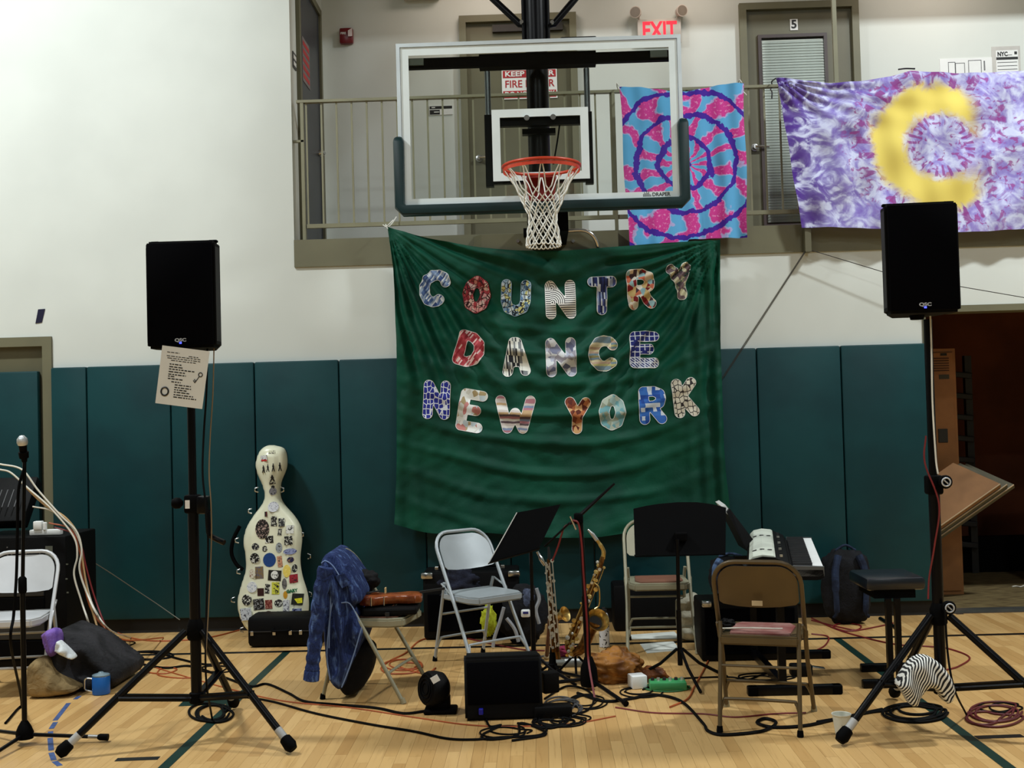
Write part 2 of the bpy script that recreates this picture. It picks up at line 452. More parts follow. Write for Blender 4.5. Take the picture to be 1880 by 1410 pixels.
# ---------------------------------------------------------------- balcony doors
m_chrome = mat('brushed_chrome', (205, 205, 205), .22, 1.0, var=.05)
m_navy = mat('dark_blue_door', (40, 44, 54), .35, var=.1)
m_white = mat('white_paint', (232, 234, 232), .5, var=.03); m_red = mat('red_print', (176, 22, 34), .5, var=.05)
m_ink = mat('black_ink', (14, 14, 16), .6)
def lever(parent, c, sgn=1):
    h = MB().lathe(c, (0, -1, 0), [(0, .032), (.012, .032), (.014, .02), (.05, .016)], 16)
    h.tube([Vector(c)+Vector((0, -.05, 0)), Vector(c)+Vector((.03*sgn, -.055, 0)), Vector(c)+Vector((.115*sgn, -.05, -.004))], [.011, .011, .009], 8)
    h.build('door_handle', m_chrome, parent, smooth=True)
def frame3(x0, x1, y, zt, w, name, parent, m):
    q = MB(); q.bb(x0, x0+w, y-.03, y+.08, 2.86, zt); q.bb(x1-w, x1, y-.03, y+.08, 2.86, zt); q.bb(x0+w, x1-w, y-.03, y+.08, zt-w, zt)
    return q.build(name, m, parent)
d2 = st(MB().bb(-.53, .36, BB-.012, BB-.002, 2.865, 4.89).build('door_2', m_olived))
frame3(-.585, .416, BB-.02, 4.948, .058, 'door_frame', d2, m_olive); lever(d2, (-.44, BB-.012, 3.722))
MB().bb(-.30, .30, BB-.045, BB-.012, 4.80, 4.86).build('door_closer', mat('closer_dark', (40, 36, 30), .5), d2)
s = tag(MB().bb(-.232, .24, BB-.02, BB-.014, 4.222, 4.478).build('fire_door_sign', m_white), 'red and white fire door notice on the olive balcony door', 'sign')
MB().bb(-.222, .23, BB-.0215, BB-.0195, 4.405, 4.468).build('red_band', m_red, s); MB().bb(-.222, .23, BB-.0215, BB-.0195, 4.232, 4.293).build('red_band', m_red, s)
text('KEEP CLEAR', .06, m_white, s, (.004, BB-.0235, 4.436), bold=.0018, fit=.42, name='lettering')
text('FIRE DOOR', .088, m_red, s, (.004, BB-.0215, 4.349), bold=.001, fit=.42, name='lettering')
text('DO NOT BLOCK', .055, m_white, s, (.004, BB-.0235, 4.262), bold=.0018, fit=.43, name='lettering')
d3 = st(MB().bb(1.86, 2.755, BB-.012, BB-.002, 2.865, 4.92).build('door_3', m_olived))
frame3(1.803, 2.811, BB-.02, 4.972, .058, 'door_frame', d3, m_olive); lever(d3, (1.90, BB-.012, 3.74))
q = MB()
for (a, b, c_, e) in ((1.955, 1.985, 3.06, 4.70), (2.51, 2.54, 3.06, 4.70), (1.985, 2.51, 4.67, 4.70), (1.985, 2.51, 3.06, 3.09)): q.bb(a, b, BB-.035, BB-.012, c_, e)
q.build('window_frame', mat('brown_steel', (66, 52, 50), .5), d3)
MB().bb(1.985, 2.51, BB-.014, BB-.011, 3.09, 4.67).build('window_recess', mat('window_dark', (40, 40, 40), .6), d3)
m_slat = mat('blind_slat', (222, 224, 218), .5, var=.06); um = None; z = 3.11; R_ = Matrix.Rotation(math.radians(74), 3, 'X')
while z < 4.66:
    if um is None: o = MB().box((0, 0, 0), (.52, .03, .0018), R_).build('blind_slat', m_slat, d3, local=True); um = o.data
    else: o = bpy.data.objects.new('blind_slat', um); COL.objects.link(o); o.parent = d3
    o.location = (2.2475, BB-.026, z); z += .0235
g = G('clear_glass', .03); g.b.inputs['Roughness'].default_value = .02
tr = g.n('ShaderNodeBsdfTransparent'); tr.inputs[0].default_value = (.95, .97, .96, 1); gl = g.n('ShaderNodeBsdfGlossy'); gl.inputs['Roughness'].default_value = .02
fr = g.n('ShaderNodeFresnel'); fr.inputs[0].default_value = 1.4; mx = g.n('ShaderNodeMixShader')
g.ln(fr.outputs[0], mx.inputs[0]); g.ln(tr.outputs[0], mx.inputs[1]); g.ln(gl.outputs[0], mx.inputs[2]); g.ln(mx.outputs[0], g.nt.nodes['Material Output'].inputs[0])
m_glass = g.m
MB().bb(1.985, 2.51, BB-.046, BB-.042, 3.09, 4.67).build('window_pane', m_glass, d3)
s = tag(MB().bb(2.235, 2.30, BB-.018, BB-.013, 4.735, 4.83).build('number_sign', m_white), 'small white plate with number 5 above the blind', 'sign')
text('5', .1, m_ink, s, (2.2675, BB-.0195, 4.782), bold=.003)
# door in the balcony's left side wall (door plane x = BX)
d4 = st(MB().bb(BX+.002, BX+.012, 8.68, 9.50, 2.865, 4.93).build('door_4', m_navy))
q = MB(); q.bb(BX, BX+.03, 8.62, 8.68, 2.86, 4.99); q.bb(BX, BX+.03, 9.50, 9.56, 2.86, 4.99); q.bb(BX, BX+.03, 8.68, 9.5, 4.93, 4.99); q.build('door_frame', m_olived, d4)
q = MB().lathe((BX+.012, 9.40, 3.74), (1, 0, 0), [(0, .03), (.012, .03), (.05, .014)], 14); q.tube([(BX+.06, 9.40, 3.74), (BX+.06, 9.29, 3.735)], .01, 8); q.build('door_handle', m_chrome, d4, smooth=True)
s = tag(MB().bb(BX+.0125, BX+.016, 8.78, 9.06, 4.17, 4.52).build('red_notice', mat('notice_grey', (120, 112, 112), .6)), 'red lettered notice on the dark door at the balcony end', 'sign')
for i, w in enumerate(('FIRE', 'DOOR', 'KEEP', 'SHUT')[:0]): pass
for i in range(5): MB().bb(BX+.016, BX+.0175, 8.80, 9.04, 4.20+i*.064, 4.235+i*.064).build('red_stripe', m_red, s)
s = tag(MB().bb(BX+.001, BX+.008, 8.47, 8.58, 4.18, 4.30).build('door_plaque', mat('grey_plaque', (70, 72, 74), .5)), 'small dark plaque on the wall beside the dark end door', 'sign')
for i in range(2): MB().bb(BX+.008, BX+.0095, 8.48, 8.57, 4.20+i*.05, 4.23+i*.05).build('plaque_line', m_white, s)
# ---------------------------------------------------------------- things on the balcony wall
s = thing('exit_sign', 'lit red EXIT sign with two emergency lamp heads', 'exit sign', (1.12, BB, 4.66))
MB().rbox((1.12, BB-.03, 4.755), (.37, .055, .21), .008).build('housing', mat('sign_housing', (206, 198, 188), .5), s, smooth=True)
text('EXIT', .20, emit('exit_red', (236, 36, 60), 1.1), s, (1.12, BB-.0585, 4.755), bold=.006, fit=.29)
for hx, dr in ((.93, (-.3, -1, -.1)), (1.30, (.3, -1, -.1))):
    c = Vector((hx, BB-.05, 4.915)); d_ = Vector(dr).normalized()
    lamp = MB().lathe(c-d_*.03, d_, [(0, .02), (.015, .04), (.07, .05), (.078, .05)], 18); lamp.cyl((hx+(.03 if hx < 1.1 else -.03), BB-.03, 4.855), c, .01, 8)
    lo = lamp.build('lamp_head', mat('lamp_white', (226, 216, 206), .5), s, smooth=True)
    MB().lathe(c+d_*.048, d_, [(0, .043), (.002, .043)], 18).build('lens', mat('lamp_lens', (150, 140, 128), .3), lo)
s = thing('fire_alarm_strobe', 'red fire alarm strobe box on the balcony wall', 'fire alarm', (-1.554, BB, 4.75))
MB().rbox((-1.554, BB-.025, 4.812), (.115, .05, .135), .012).build('body', mat('alarm_red', (120, 22, 28), .3), s, smooth=True)
MB().prism([(-1.535, BB-.05, 4.80), (-1.50, BB-.05, 4.80), (-1.50, BB-.05, 4.87), (-1.535, BB-.05, 4.85)], (0, -.012, 0)).build('strobe_lens', mat('strobe_lens', (225, 205, 200), .15), s)
text('FIRE', .026, m_white, s, (-1.578, BB-.0515, 4.83), bold=.0008)
s = tag(MB().bb(-.86, -.66, BB-.008, BB, 4.112, 4.19).build('room_plaque', m_white), 'black and white room plaque left of the fire door', 'sign')
MB().bb(-.856, -.664, BB-.0095, BB-.0075, 4.163, 4.187).build('plaque_band', m_ink, s); MB().bb(-.856, -.77, BB-.0095, BB-.0075, 4.116, 4.155).build('plaque_band', m_ink, s)
for dx_, dz_, w_ in ((-.84, 4.175, .03), (-.82, 4.136, .045)): MB().bb(dx_, dx_+w_, BB-.011, BB-.0095, dz_-.004, dz_+.004).build('print_line', m_white, s)
s = tag(MB().bb(3.49, 3.93, BB-.004, BB, 4.28, 4.45).build('floor_plan_sheet', m_white), 'white floor plan sheet pinned on the balcony wall', 'poster')
q = MB()
def rectline(x0, x1, z0, z1, t=.004):
    q.bb(x0, x1, BB-.0055, BB-.0035, z0, z0+t); q.bb(x0, x1, BB-.0055, BB-.0035, z1-t, z1); q.bb(x0, x0+t, BB-.0055, BB-.0035, z0, z1); q.bb(x1-t, x1, BB-.0055, BB-.0035, z0, z1)
for a in ((3.56, 3.62, 4.30, 4.42), (3.62, 3.70, 4.30, 4.41), (3.73, 3.84, 4.31, 4.43), (3.86, 3.87, 4.34, 4.42)): rectline(*a)
q.build('plan_drawing', mat('grey_ink', (60, 60, 66), .6), s)
s = tag(MB().bb(3.93, 4.17, BB-.003, BB, 4.27, 4.54).build('city_permit', mat('paper_grey', (206, 204, 198), .7)), 'white notice with a bold NYC heading on the balcony wall', 'poster')
q_ = MB().bb(3.965, 4.15, BB-.0045, BB-.0025, 4.29, 4.505); q_.build('notice_sheet', m_white, s)
MB().bb(3.967, 4.148, BB-.006, BB-.004, 4.425, 4.447).build('heading_bar', m_ink, s)
text('NYC', .05, m_ink, s, (4.02, BB-.006, 4.472), bold=.002, fit=.085)
MB().bb(4.12, 4.142, BB-.006, BB-.004, 4.468, 4.492).build('heading_bar', m_ink, s); MB().bb(4.06, 4.10, BB-.006, BB-.004, 4.462, 4.466).build('heading_bar', m_ink, s)
for i in range(3): MB().bb(3.975, 4.14, BB-.006, BB-.004, 4.40-i*.03, 4.404-i*.03).build('print_line', m_ink, s)
s = tag(MB().rbox((-.90, BB-.06, 5.19), (.31, .12, .17), .01).build('wall_box', mat('pale_box', (214, 206, 196), .6)), 'pale box fixed high on the balcony wall', 'wall box')
# ---------------------------------------------------------------- balcony railing
m_rail = mat('rail_paint', (132, 130, 104), .45, var=.06)
RY = W+.05
rl = thing('balcony_railing', 'olive steel balcony railing with thin upright balusters', 'railing', (0, RY, 2.86))
MB().bb(-1.74, 6.0, RY-.022, RY+.022, 3.895, 3.915).build('top_rail', m_rail, rl); MB().bb(-1.68, 6.0, RY-.014, RY+.014, 2.955, 2.985).build('bottom_rail', m_rail, rl)
um = None; x = -1.67; i = 0
while x < 5.95:
    if um is None: o = MB().box((0, 0, 0), (.013, .013, .912)).build('baluster', m_rail, rl, local=True); um = o.data; XF[o.name] = XF[rl.name]
    else: o = bpy.data.objects.new('baluster', um); COL.objects.link(o); o.parent = rl
    o.location = Vector((x, 0, 3.44-2.86))
    x += .1135
for x in (-1.70, .62, 2.34, 4.1): MB().bb(x-.012, x+.012, RY-.02, RY+.02, 2.86, 3.897).build('post', m_rail, rl)
MB().bb(2.255, 2.285, RY-.02, RY+.01, 3.914, 5.48).build('tall_post', m_rail, rl)
MB().bb(-1.77, -1.69, RY-.02, RY+.01, 3.60, 3.615).build('wall_clip', m_rail, rl)
# ================================================================ BASKETBALL HOOP
BY = 7.35; bx0, bx1, bz0, bz1 = -.857, .985, 2.858, 3.95; bcx = (bx0+bx1)/2
m_black = mat('black_steel', (6, 6, 9), .3, 0, var=.2, spec=.16); m_blackm = mat('black_matte', (5, 5, 6), .7, var=.2, spec=.06)
m_alu = mat('aluminium_frame', (206, 216, 220), .35, .25, var=.04)
m_bwhite = mat('board_white', (226, 236, 236), .4, var=.03)
m_green_pad = mat('dark_green_urethane', (5, 40, 42), .35, var=.15)
m_orange = mat('rim_orange', (205, 62, 30), .35, var=.12); m_darkred = mat('rim_bracket_red', (150, 26, 16), .4, var=.15)
hp = thing('basketball_hoop', 'glass basketball backboard with orange rim, white net and green padding', 'basketball hoop', (bcx, 7.6, 2.3))
MB().bb(bx0+.02, bx1-.02, BY-.006, BY+.006, bz0+.02, bz1-.02).build('backboard_glass', m_glass, hp)
def ring(x0, x1, z0, z1, w, y0, y1):
    q = MB(); q.bb(x0, x0+w, y0, y1, z0, z1); q.bb(x1-w, x1, y0, y1, z0, z1); q.bb(x0+w, x1-w, y0, y1, z0, z0+w); q.bb(x0+w, x1-w, y0, y1, z1-w, z1); return q
ring(bx0, bx1, bz0, bz1, .024, BY-.016, BY+.045).build('backboard_frame', m_alu, hp)
ring(bx0+.027, bx1-.027, bz0+.027, bz1-.027, .052, BY-.009, BY-.0062).build('border_stripe', m_bwhite, hp)
ring(bcx-.312, bcx+.312, 3.035, 3.50, .052, BY-.009, BY-.0062).build('target_square', m_bwhite, hp)
# padding along the lower edge
def padpath():
    r = .05; o = .004; zl, zr = 3.30, 3.36
    p = [(bx0-o, BY, zl), (bx0-o, BY, bz0+.03), (bx0+.03, BY, bz0-o), (bx1-.03, BY, bz0-o), (bx1+o, BY, bz0+.03), (bx1+o, BY, zr)]
    return p
q = MB()
prof = [(-.022, -.05), (-.034, -.03), (-.034, .05), (.022, .06), (.034, .03), (.034, -.035), (.022, -.05)]
pth = [Vector(a) for a in padpath()]
# sweep a rounded rectangle: local axes = outward in board plane (n) and depth (y)
vs = []; fs = []; npf = 12
for i, a in enumerate(pth):
    t = ((pth[min(i+1, len(pth)-1)]-a).normalized()+(a-pth[max(i-1, 0)]).normalized()).normalized()
    n_ = Vector((t.z, 0, -t.x))
    for k in range(npf):
        an = 2*PI*k/npf; ca, sa = math.cos(an), math.sin(an)
        ex = .036*(abs(ca)**.45)*(1 if ca > 0 else -1); ey = .055*(abs(sa)**.45)*(1 if sa > 0 else -1)
        vs.append(a+n_*(-ex-.008)+Vector((0, ey-.005, 0)))
for i in range(len(pth)-1):
    for k in range(npf): fs.append((i*npf+k, i*npf+(k+1) % npf, (i+1)*npf+(k+1) % npf, (i+1)*npf+k))
for e_, base_ in ((0, 0), (-1, (len(pth)-1)*npf)):
    prev = base_; src = [vs[base_+k] for k in range(npf)]; cen = sum(src, Vector())/npf
    for dz_, sc_ in ((.018, .93), (.032, .75), (.041, .45), (.044, .12)):
        o1 = len(vs); vs += [cen+(p_-cen)*sc_+Vector((0, 0, dz_)) for p_ in src]
        for k in range(npf): fs.append((prev+k, prev+(k+1) % npf, o1+(k+1) % npf, o1+k))
        prev = o1
    fs.append(tuple(prev+k for k in range(npf)))
q.add(vs, fs).build('edge_padding', m_green_pad, hp, smooth=True)
# steel behind the glass
MB().bb(bx0+.07, bx1-.07, BY+.03, BY+.075, 3.80, 3.865).build('cross_beam', m_blackm, hp)
MB().bb(bcx-.385, bcx+.375, BY+.02, BY+.11, 3.79, 3.875).build('hanger_plate', m_blackm, hp)
for x in (bx0+.12, bx1-.14): MB().bb(x-.055, x+.055, BY+.012, BY+.03, 3.815, 3.86).build('clip_plate', mat('clip_grey', (110, 118, 104), .5), hp)
for x in (bcx-.335, bcx+.312):
    MB().cyl((x, BY+.06, 3.40), (x, BY+.06, 3.77), .019, 12).build('slide_tube', mat('steel_tube', (120, 124, 124), .3, .9), hp, smooth=True)
    MB().bb(x-.026, x+.026, BY+.03, BY+.08, 3.01, 3.48).build('slide_guide', m_black, hp)
MB().bb(bcx-.31, bcx+.31, BY+.03, BY+.07, 3.025, 3.06).build('lower_beam', m_black, hp); MB().bb(bcx-.31, bcx+.31, BY+.03, BY+.07, 3.40, 3.455).build('upper_beam', m_black, hp)
px_ = P(988, 200, 7.58).x
MB().cyl((px_, 7.58, 2.95), (px_, 7.58, 6.2), .074, 24).build('mast', m_black, hp, smooth=True)
for dx in (-.082, .082): MB().cyl((px_+dx, 7.56, 3.98), (px_+dx, 7.56, 6.2), .012, 8).build('guide_rod', m_black, hp, smooth=True)
MB().bb(px_-.11, px_+.11, 7.50, 7.56, 3.375, 3.41).build('mast_bracket', m_black, hp)
MB().rbox((px_-.08, 7.56, 3.975), (.43, .06, .055), .01).build('hinge_arm', m_blackm, hp); MB().rbox((px_+.28, 7.56, 4.0), (.24, .06, .05), .01).build('hinge_arm', m_blackm, hp)
for sx in (-1, 1):
    a = P(955 if sx < 0 else 1016, 45, 7.58); b = P(905 if sx < 0 else 1056, -2, 7.62); b2 = b+(b-a)*9+Vector((0, .5, .4))
    MB().tube([(px_+sx*.075, 7.57, a.z-.005), a, b, b2], .024, 10).build('diagonal_brace', m_black, hp, smooth=True)
    MB().cyl((a.x-sx*.01, 7.54, a.z-.002), (a.x-sx*.01, 7.52, a.z-.002), .013, 10).build('bolt', m_chrome, hp)
for dx in (-.085, .085): MB().cyl((bcx+dx, BY-.012, 3.437), (bcx+dx, BY-.03, 3.437), .018, 12).build('bolt', m_chrome, hp)
MB().bb(P(968, 400, 7.8).x, P(1042, 400, 7.8).x, 7.66, W-.102, P(1000, 447, 8.2).z, P(1000, 380, 7.6).z+.02).build('wall_mount_arm', m_blackm, hp)
MB().bb(P(961, 425, 8.2).x, P(975, 425, 8.2).x, 8.2, W-.016, P(961, 432, 8.2).z, P(961, 419, 8.2).z).build('mount_tab', m_blackm, hp)
MB().tube(spline([(bcx+.13, BY+.05, 3.42), (bcx+.11, BY+.06, 3.30), (bcx+.08, BY+.07, 3.15)], 6), .006, 6).build('control_wire', m_black, hp)
# rim
rc = Vector((P(994, 312, 6.99).x, 6.99, 3.045)); RR = .2365
MB().tube([rc+Vector((RR*math.cos(a), RR*math.sin(a), 0)) for a in [2*PI*k/48 for k in range(48)]], .0095, 10, closed=True).build('rim', m_orange, hp, smooth=True)
q = MB()                                       # lower support ring (flat strip) under the front of the rim
for k in range(48):
    a, b = 2*PI*k/48, 2*PI*(k+1)/48
    if math.sin((a+b)/2) < .75:
        q.add([rc+Vector((RR*math.cos(t), RR*math.sin(t), zz)) for t, zz in ((a, -.012), (b, -.012), (b, -.034), (a, -.034))], [(0, 1, 2, 3)])
q.build('rim_brace', m_orange, hp)
q = MB().prism([(rc.x-.10, BY-.012, 3.04), (rc.x+.10, BY-.012, 3.04), (rc.x+.075, BY-.012, 2.865), (rc.x-.075, BY-.012, 2.865)], (0, -.015, 0))
q.prism([(rc.x-.10, BY-.02, 3.045), (rc.x+.10, BY-.02, 3.045), (rc.x+.09, rc.y+RR-.01, 3.045), (rc.x-.09, rc.y+RR-.01, 3.045)], (0, 0, -.02))
for s_ in (-1, 1): q.prism([(rc.x+s_*.095, BY-.02, 3.03), (rc.x+s_*.09, rc.y+RR*.8, 3.03), (rc.x+s_*.07, BY-.02, 2.88)], (-s_*.008, 0, 0))
q.build('rim_bracket', m_darkred, hp)
q = MB()                                       # net: two families of twisting cords hung from twelve hooks
m_net = mat('net_cord', (236, 236, 228), .8, var=.08)
def nr(s): return .228-.145*min(1, s/.62)**.8+(.022*((s-.62)/.38) if s > .62 else 0)
NH = .46
for k in range(12):
    for sg in (-1, 1):
        pts = []
        for i in range(23):
            s_ = i/22; tw = .13*min(1, s_/.28)+ (s_-.28 if s_ > .28 else 0)*2.9
            a = 2*PI*k/12+sg*(tw+.02)
            wob = .004*math.sin(s_*25+k*2)
            pts.append(rc+Vector(((nr(s_)+wob)*math.cos(a), (nr(s_)+wob)*math.sin(a), -.022-NH*s_)))
        q.tube(pts, .0042, 5)
    for m_ in range(2):                        # small bottom loops
        a0 = 2*PI*(k+m_*.5)/12; q.tube([rc+Vector((.105*math.cos(a0+t*.13), .105*math.sin(a0+t*.13), -.022-NH-.012*(1-t*t))) for t in (-1, -.5, 0, .5, 1)], .0042, 5)
q.build('net', m_net, hp, smooth=True)
q = MB()
for k in range(12):
    a = 2*PI*(k+.0)/12; p = rc+Vector(((RR-.004)*math.cos(a), (RR-.004)*math.sin(a), -.018))
    q.tube([p+Vector((-.012*math.sin(a), .012*math.cos(a), .008)), p+Vector((0, 0, -.008)), p+Vector((.012*math.sin(a), -.012*math.cos(a), .008))], .0035, 5)
q.build('net_hooks', m_orange, hp)
m_dr = mat('logo_ink', (40, 44, 46), .6)
lo = P(1206, 357, BY-.01); text('DRAPER', .034, m_dr, hp, (lo.x+.028, BY-.0096, lo.z), fit=.115, bold=.0006, name='logo_lettering')
q = MB()
for i, h in enumerate((.018, .03, .022, .042, .026, .034, .016, .012)):
    x = lo.x-.088+i*.0068; q.bb(x, x+.0035, BY-.0096, BY-.009, lo.z-.012, lo.z-.012+h)
q.build('logo_skyline', m_dr, hp)
# chrome pipe and olive duct on the balcony edge, left of the pink cloth
j = thing('duct_box', 'olive metal box with a folded flap on the balcony edge', 'box', (P(1000, 445, W).x, W-.09, 2.70))
xa, xb, za, zb = P(884, 440, W-.1).x, P(1135, 440, W-.1).x, 2.69, 2.845
MB().prism([(xa-.06, W-.016, za), (xa, W-.1, za), (xb, W-.1, za), (xb, W-.016, za)], (0, 0, zb-za)).build('box_body', m_olived, j)
for u in (951, 1052): c = P(u, 443, W-.1); MB().lathe((c.x, W-.1, c.z), (0, -1, 0), [(0, .014), (.014, .012)], 10).build('bolt', m_chrome, j)
pa = [P(1040, 424, W-.16), P(1070, 423, W-.16), P(1086, 430, W-.16), P(1096, 446, W-.14), P(1100, 470, W-.11)]
o = MB().tube(spline(pa, 6), .014, 10).build('chrome_pipe', m_chrome, None, smooth=True); rebase(o); tag(o, 'bent chrome pipe below the backboard padding', 'pipe')
# ================================================================ GREEN BANNER
def lerp(a, b, t): return a+(b-a)*t
def curve_at(pts, t):
    sp = pts; n = len(sp)-1; i = min(int(t*n), n-1); k = t*n-i
    p0, p1, p2, p3 = sp[max(i-1, 0)], sp[i], sp[i+1], sp[min(i+2, n)]
    f_ = lambda a, b, c, d: .5*(2*b+(c-a)*k+(2*a-5*b+4*c-d)*k*k+(3*b-a-3*c+d)*k**3)
    return (f_(p0[0], p1[0], p2[0], p3[0]), f_(p0[1], p1[1], p2[1], p3[1]))
def pxz(u, v, Y): p = P(u, v, Y); return (p.x, p.z)
NY = 8.24
top = [pxz(*a, NY) for a in ((711, 416), (800, 440), (900, 455), (1010, 461), (1120, 454), (1225, 446), (1322, 440))]
bot = [pxz(*a, NY) for a in ((724, 962), (790, 978), (880, 977), (985, 985), (1100, 985), (1215, 966), (1342, 940))]
lef = [pxz(*a, NY) for a in ((711, 416), (722, 500), (727, 600), (728, 720), (728, 850), (724, 962))]
rig = [pxz(*a, NY) for a in ((1322, 440), (1323, 520), (1323, 620), (1326, 720), (1331, 840), (1342, 940))]
def coons(u, v):
    t, b, l, r = curve_at(top, u), curve_at(bot, u), curve_at(lef, v), curve_at(rig, v); o = []
    for i in (0, 1):
        o.append((1-v)*t[i]+v*b[i]+(1-u)*l[i]+u*r[i]-((1-u)*(1-v)*top[0][i]+u*(1-v)*top[-1][i]+(1-u)*v*bot[0][i]+u*v*bot[-1][i]))
    return o
TLc, TRc = top[0], top[-1]
from mathutils import noise as mn
def bdisp(x, z):                               # folds of the hung cloth (towards the room is positive)
    d = 0.0
    nz = mn.noise((x*1.7, z*1.7, 3.1))
    for c, sg, A in ((TLc, 1, .034), (TRc, -1, .036)):
        dx, dz = (x-c[0])*sg, c[1]-z
        r = math.hypot(dx, dz)+1e-3; th = math.atan2(dz, dx)
        w = math.exp(-((r-.75)/.8)**2)*min(1, r/.25)
        f_ = math.sin(th*26+nz*3.0+sg)
        d += A*w*(max(0, f_)**2-.3)
        d += A*.5*w*math.sin(th*47+nz*6)
    xm = x-.12; t = z-.20*xm*xm                # swags hanging between the corners
    sw = math.sin(t*30+2.2*mn.noise((x*1.2, z*2.4, 0))+xm*.8)
    env = math.exp(-((z-1.45)/.75)**2)*math.exp(-(xm/.95)**2)
    d += .030*env*(max(0, sw)**1.6-.2)
    d += .010*mn.noise((x*4, z*9+x*3, 7))+.006*mn.noise((x*10, z*15-x*6, 2))
    d += .03*mn.noise((x*.9, z*.8, 5))
    edge = max(0, (x-1.0)/.36); d += .02*math.sin(x*58+z*1.5)*min(1, edge)
    edge = max(0, (-.75-x)/.3); d += .010*math.sin(x*46-z*2)*min(1, edge)
    bt = max(0, (1.0-z)/.3); d += .05*bt*bt*.3+.008*bt*math.sin(x*22+z*9)
    return d
def bpoint(x, z, off=0.0): return Vector((x, NY-bdisp(x, z)-off, z))
g = G('green_banner_cloth', .62, 0, .22); co = g.coord('pos')
g.base(g.mix(g.noise(co, 3, 4).ss(.3, .7), (3, 74, 54), (2, 58, 44))); g.bump(g.noise(co, 26, 4, 1.2), .25, .006)
m_ban = g.m
bn = thing('cloth_banner', 'dark green cloth banner reading COUNTRY DANCE NEW YORK', 'banner', (.15, NY, .72))
bn['label'] = 'dark green cloth banner with patchwork letters hanging from the balcony'
MB().grid(lambda u, v: bpoint(*coons(u, v)), 190, 150).build('banner_cloth', m_ban, bn, smooth=True, fix=False)
# letters: pixel boxes (centre, size, tilt) in the photo, strokes in a unit box
ST = {
 'C': [[(1, .82), (.85, .97), (.55, 1), (.25, .93), (.04, .7), (0, .45), (.1, .2), (.35, .02), (.65, 0), (.95, .14)]],
 'O': [[(.5, 1), (.15, .85), (0, .5), (.15, .12), (.5, 0), (.85, .12), (1, .5), (.85, .85), (.5, 1)]],
 'U': [[(0, 1), (0, .38), (.12, .12), (.5, 0), (.88, .12), (1, .38), (1, 1)]],
 'N': [[(0, 0), (0, 1)], [(0, 1), (1, 0)], [(1, 0), (1, 1)]],
 'T': [[(0, 1), (1, 1)], [(.5, 1), (.5, 0)]],
 'R': [[(0, 0), (0, 1)], [(0, 1), (.6, 1), (.95, .9), (1, .74), (.92, .57), (.6, .48), (0, .46)], [(.45, .46), (1, 0)]],
 'Y': [[(0, 1), (.5, .48)], [(1, 1), (.5, .48)], [(.5, .48), (.5, 0)]],
 'D': [[(0, 0), (0, 1)], [(0, 1), (.5, 1), (.88, .82), (1, .5), (.88, .18), (.5, 0), (0, 0)]],
 'A': [[(0, 0), (.42, 1), (.58, 1), (1, 0)], [(.22, .33), (.78, .33)]],
 'E': [[(1, 1), (0, 1), (0, 0), (1, 0)], [(0, .52), (.75, .52)]],
 'W': [[(0, 1), (.24, 0), (.5, .55), (.76, 0), (1, 1)]],
 'K': [[(0, 0), (0, 1)], [(.05, .45), (1, 1)], [(.25, .55), (1, 0)]],
}
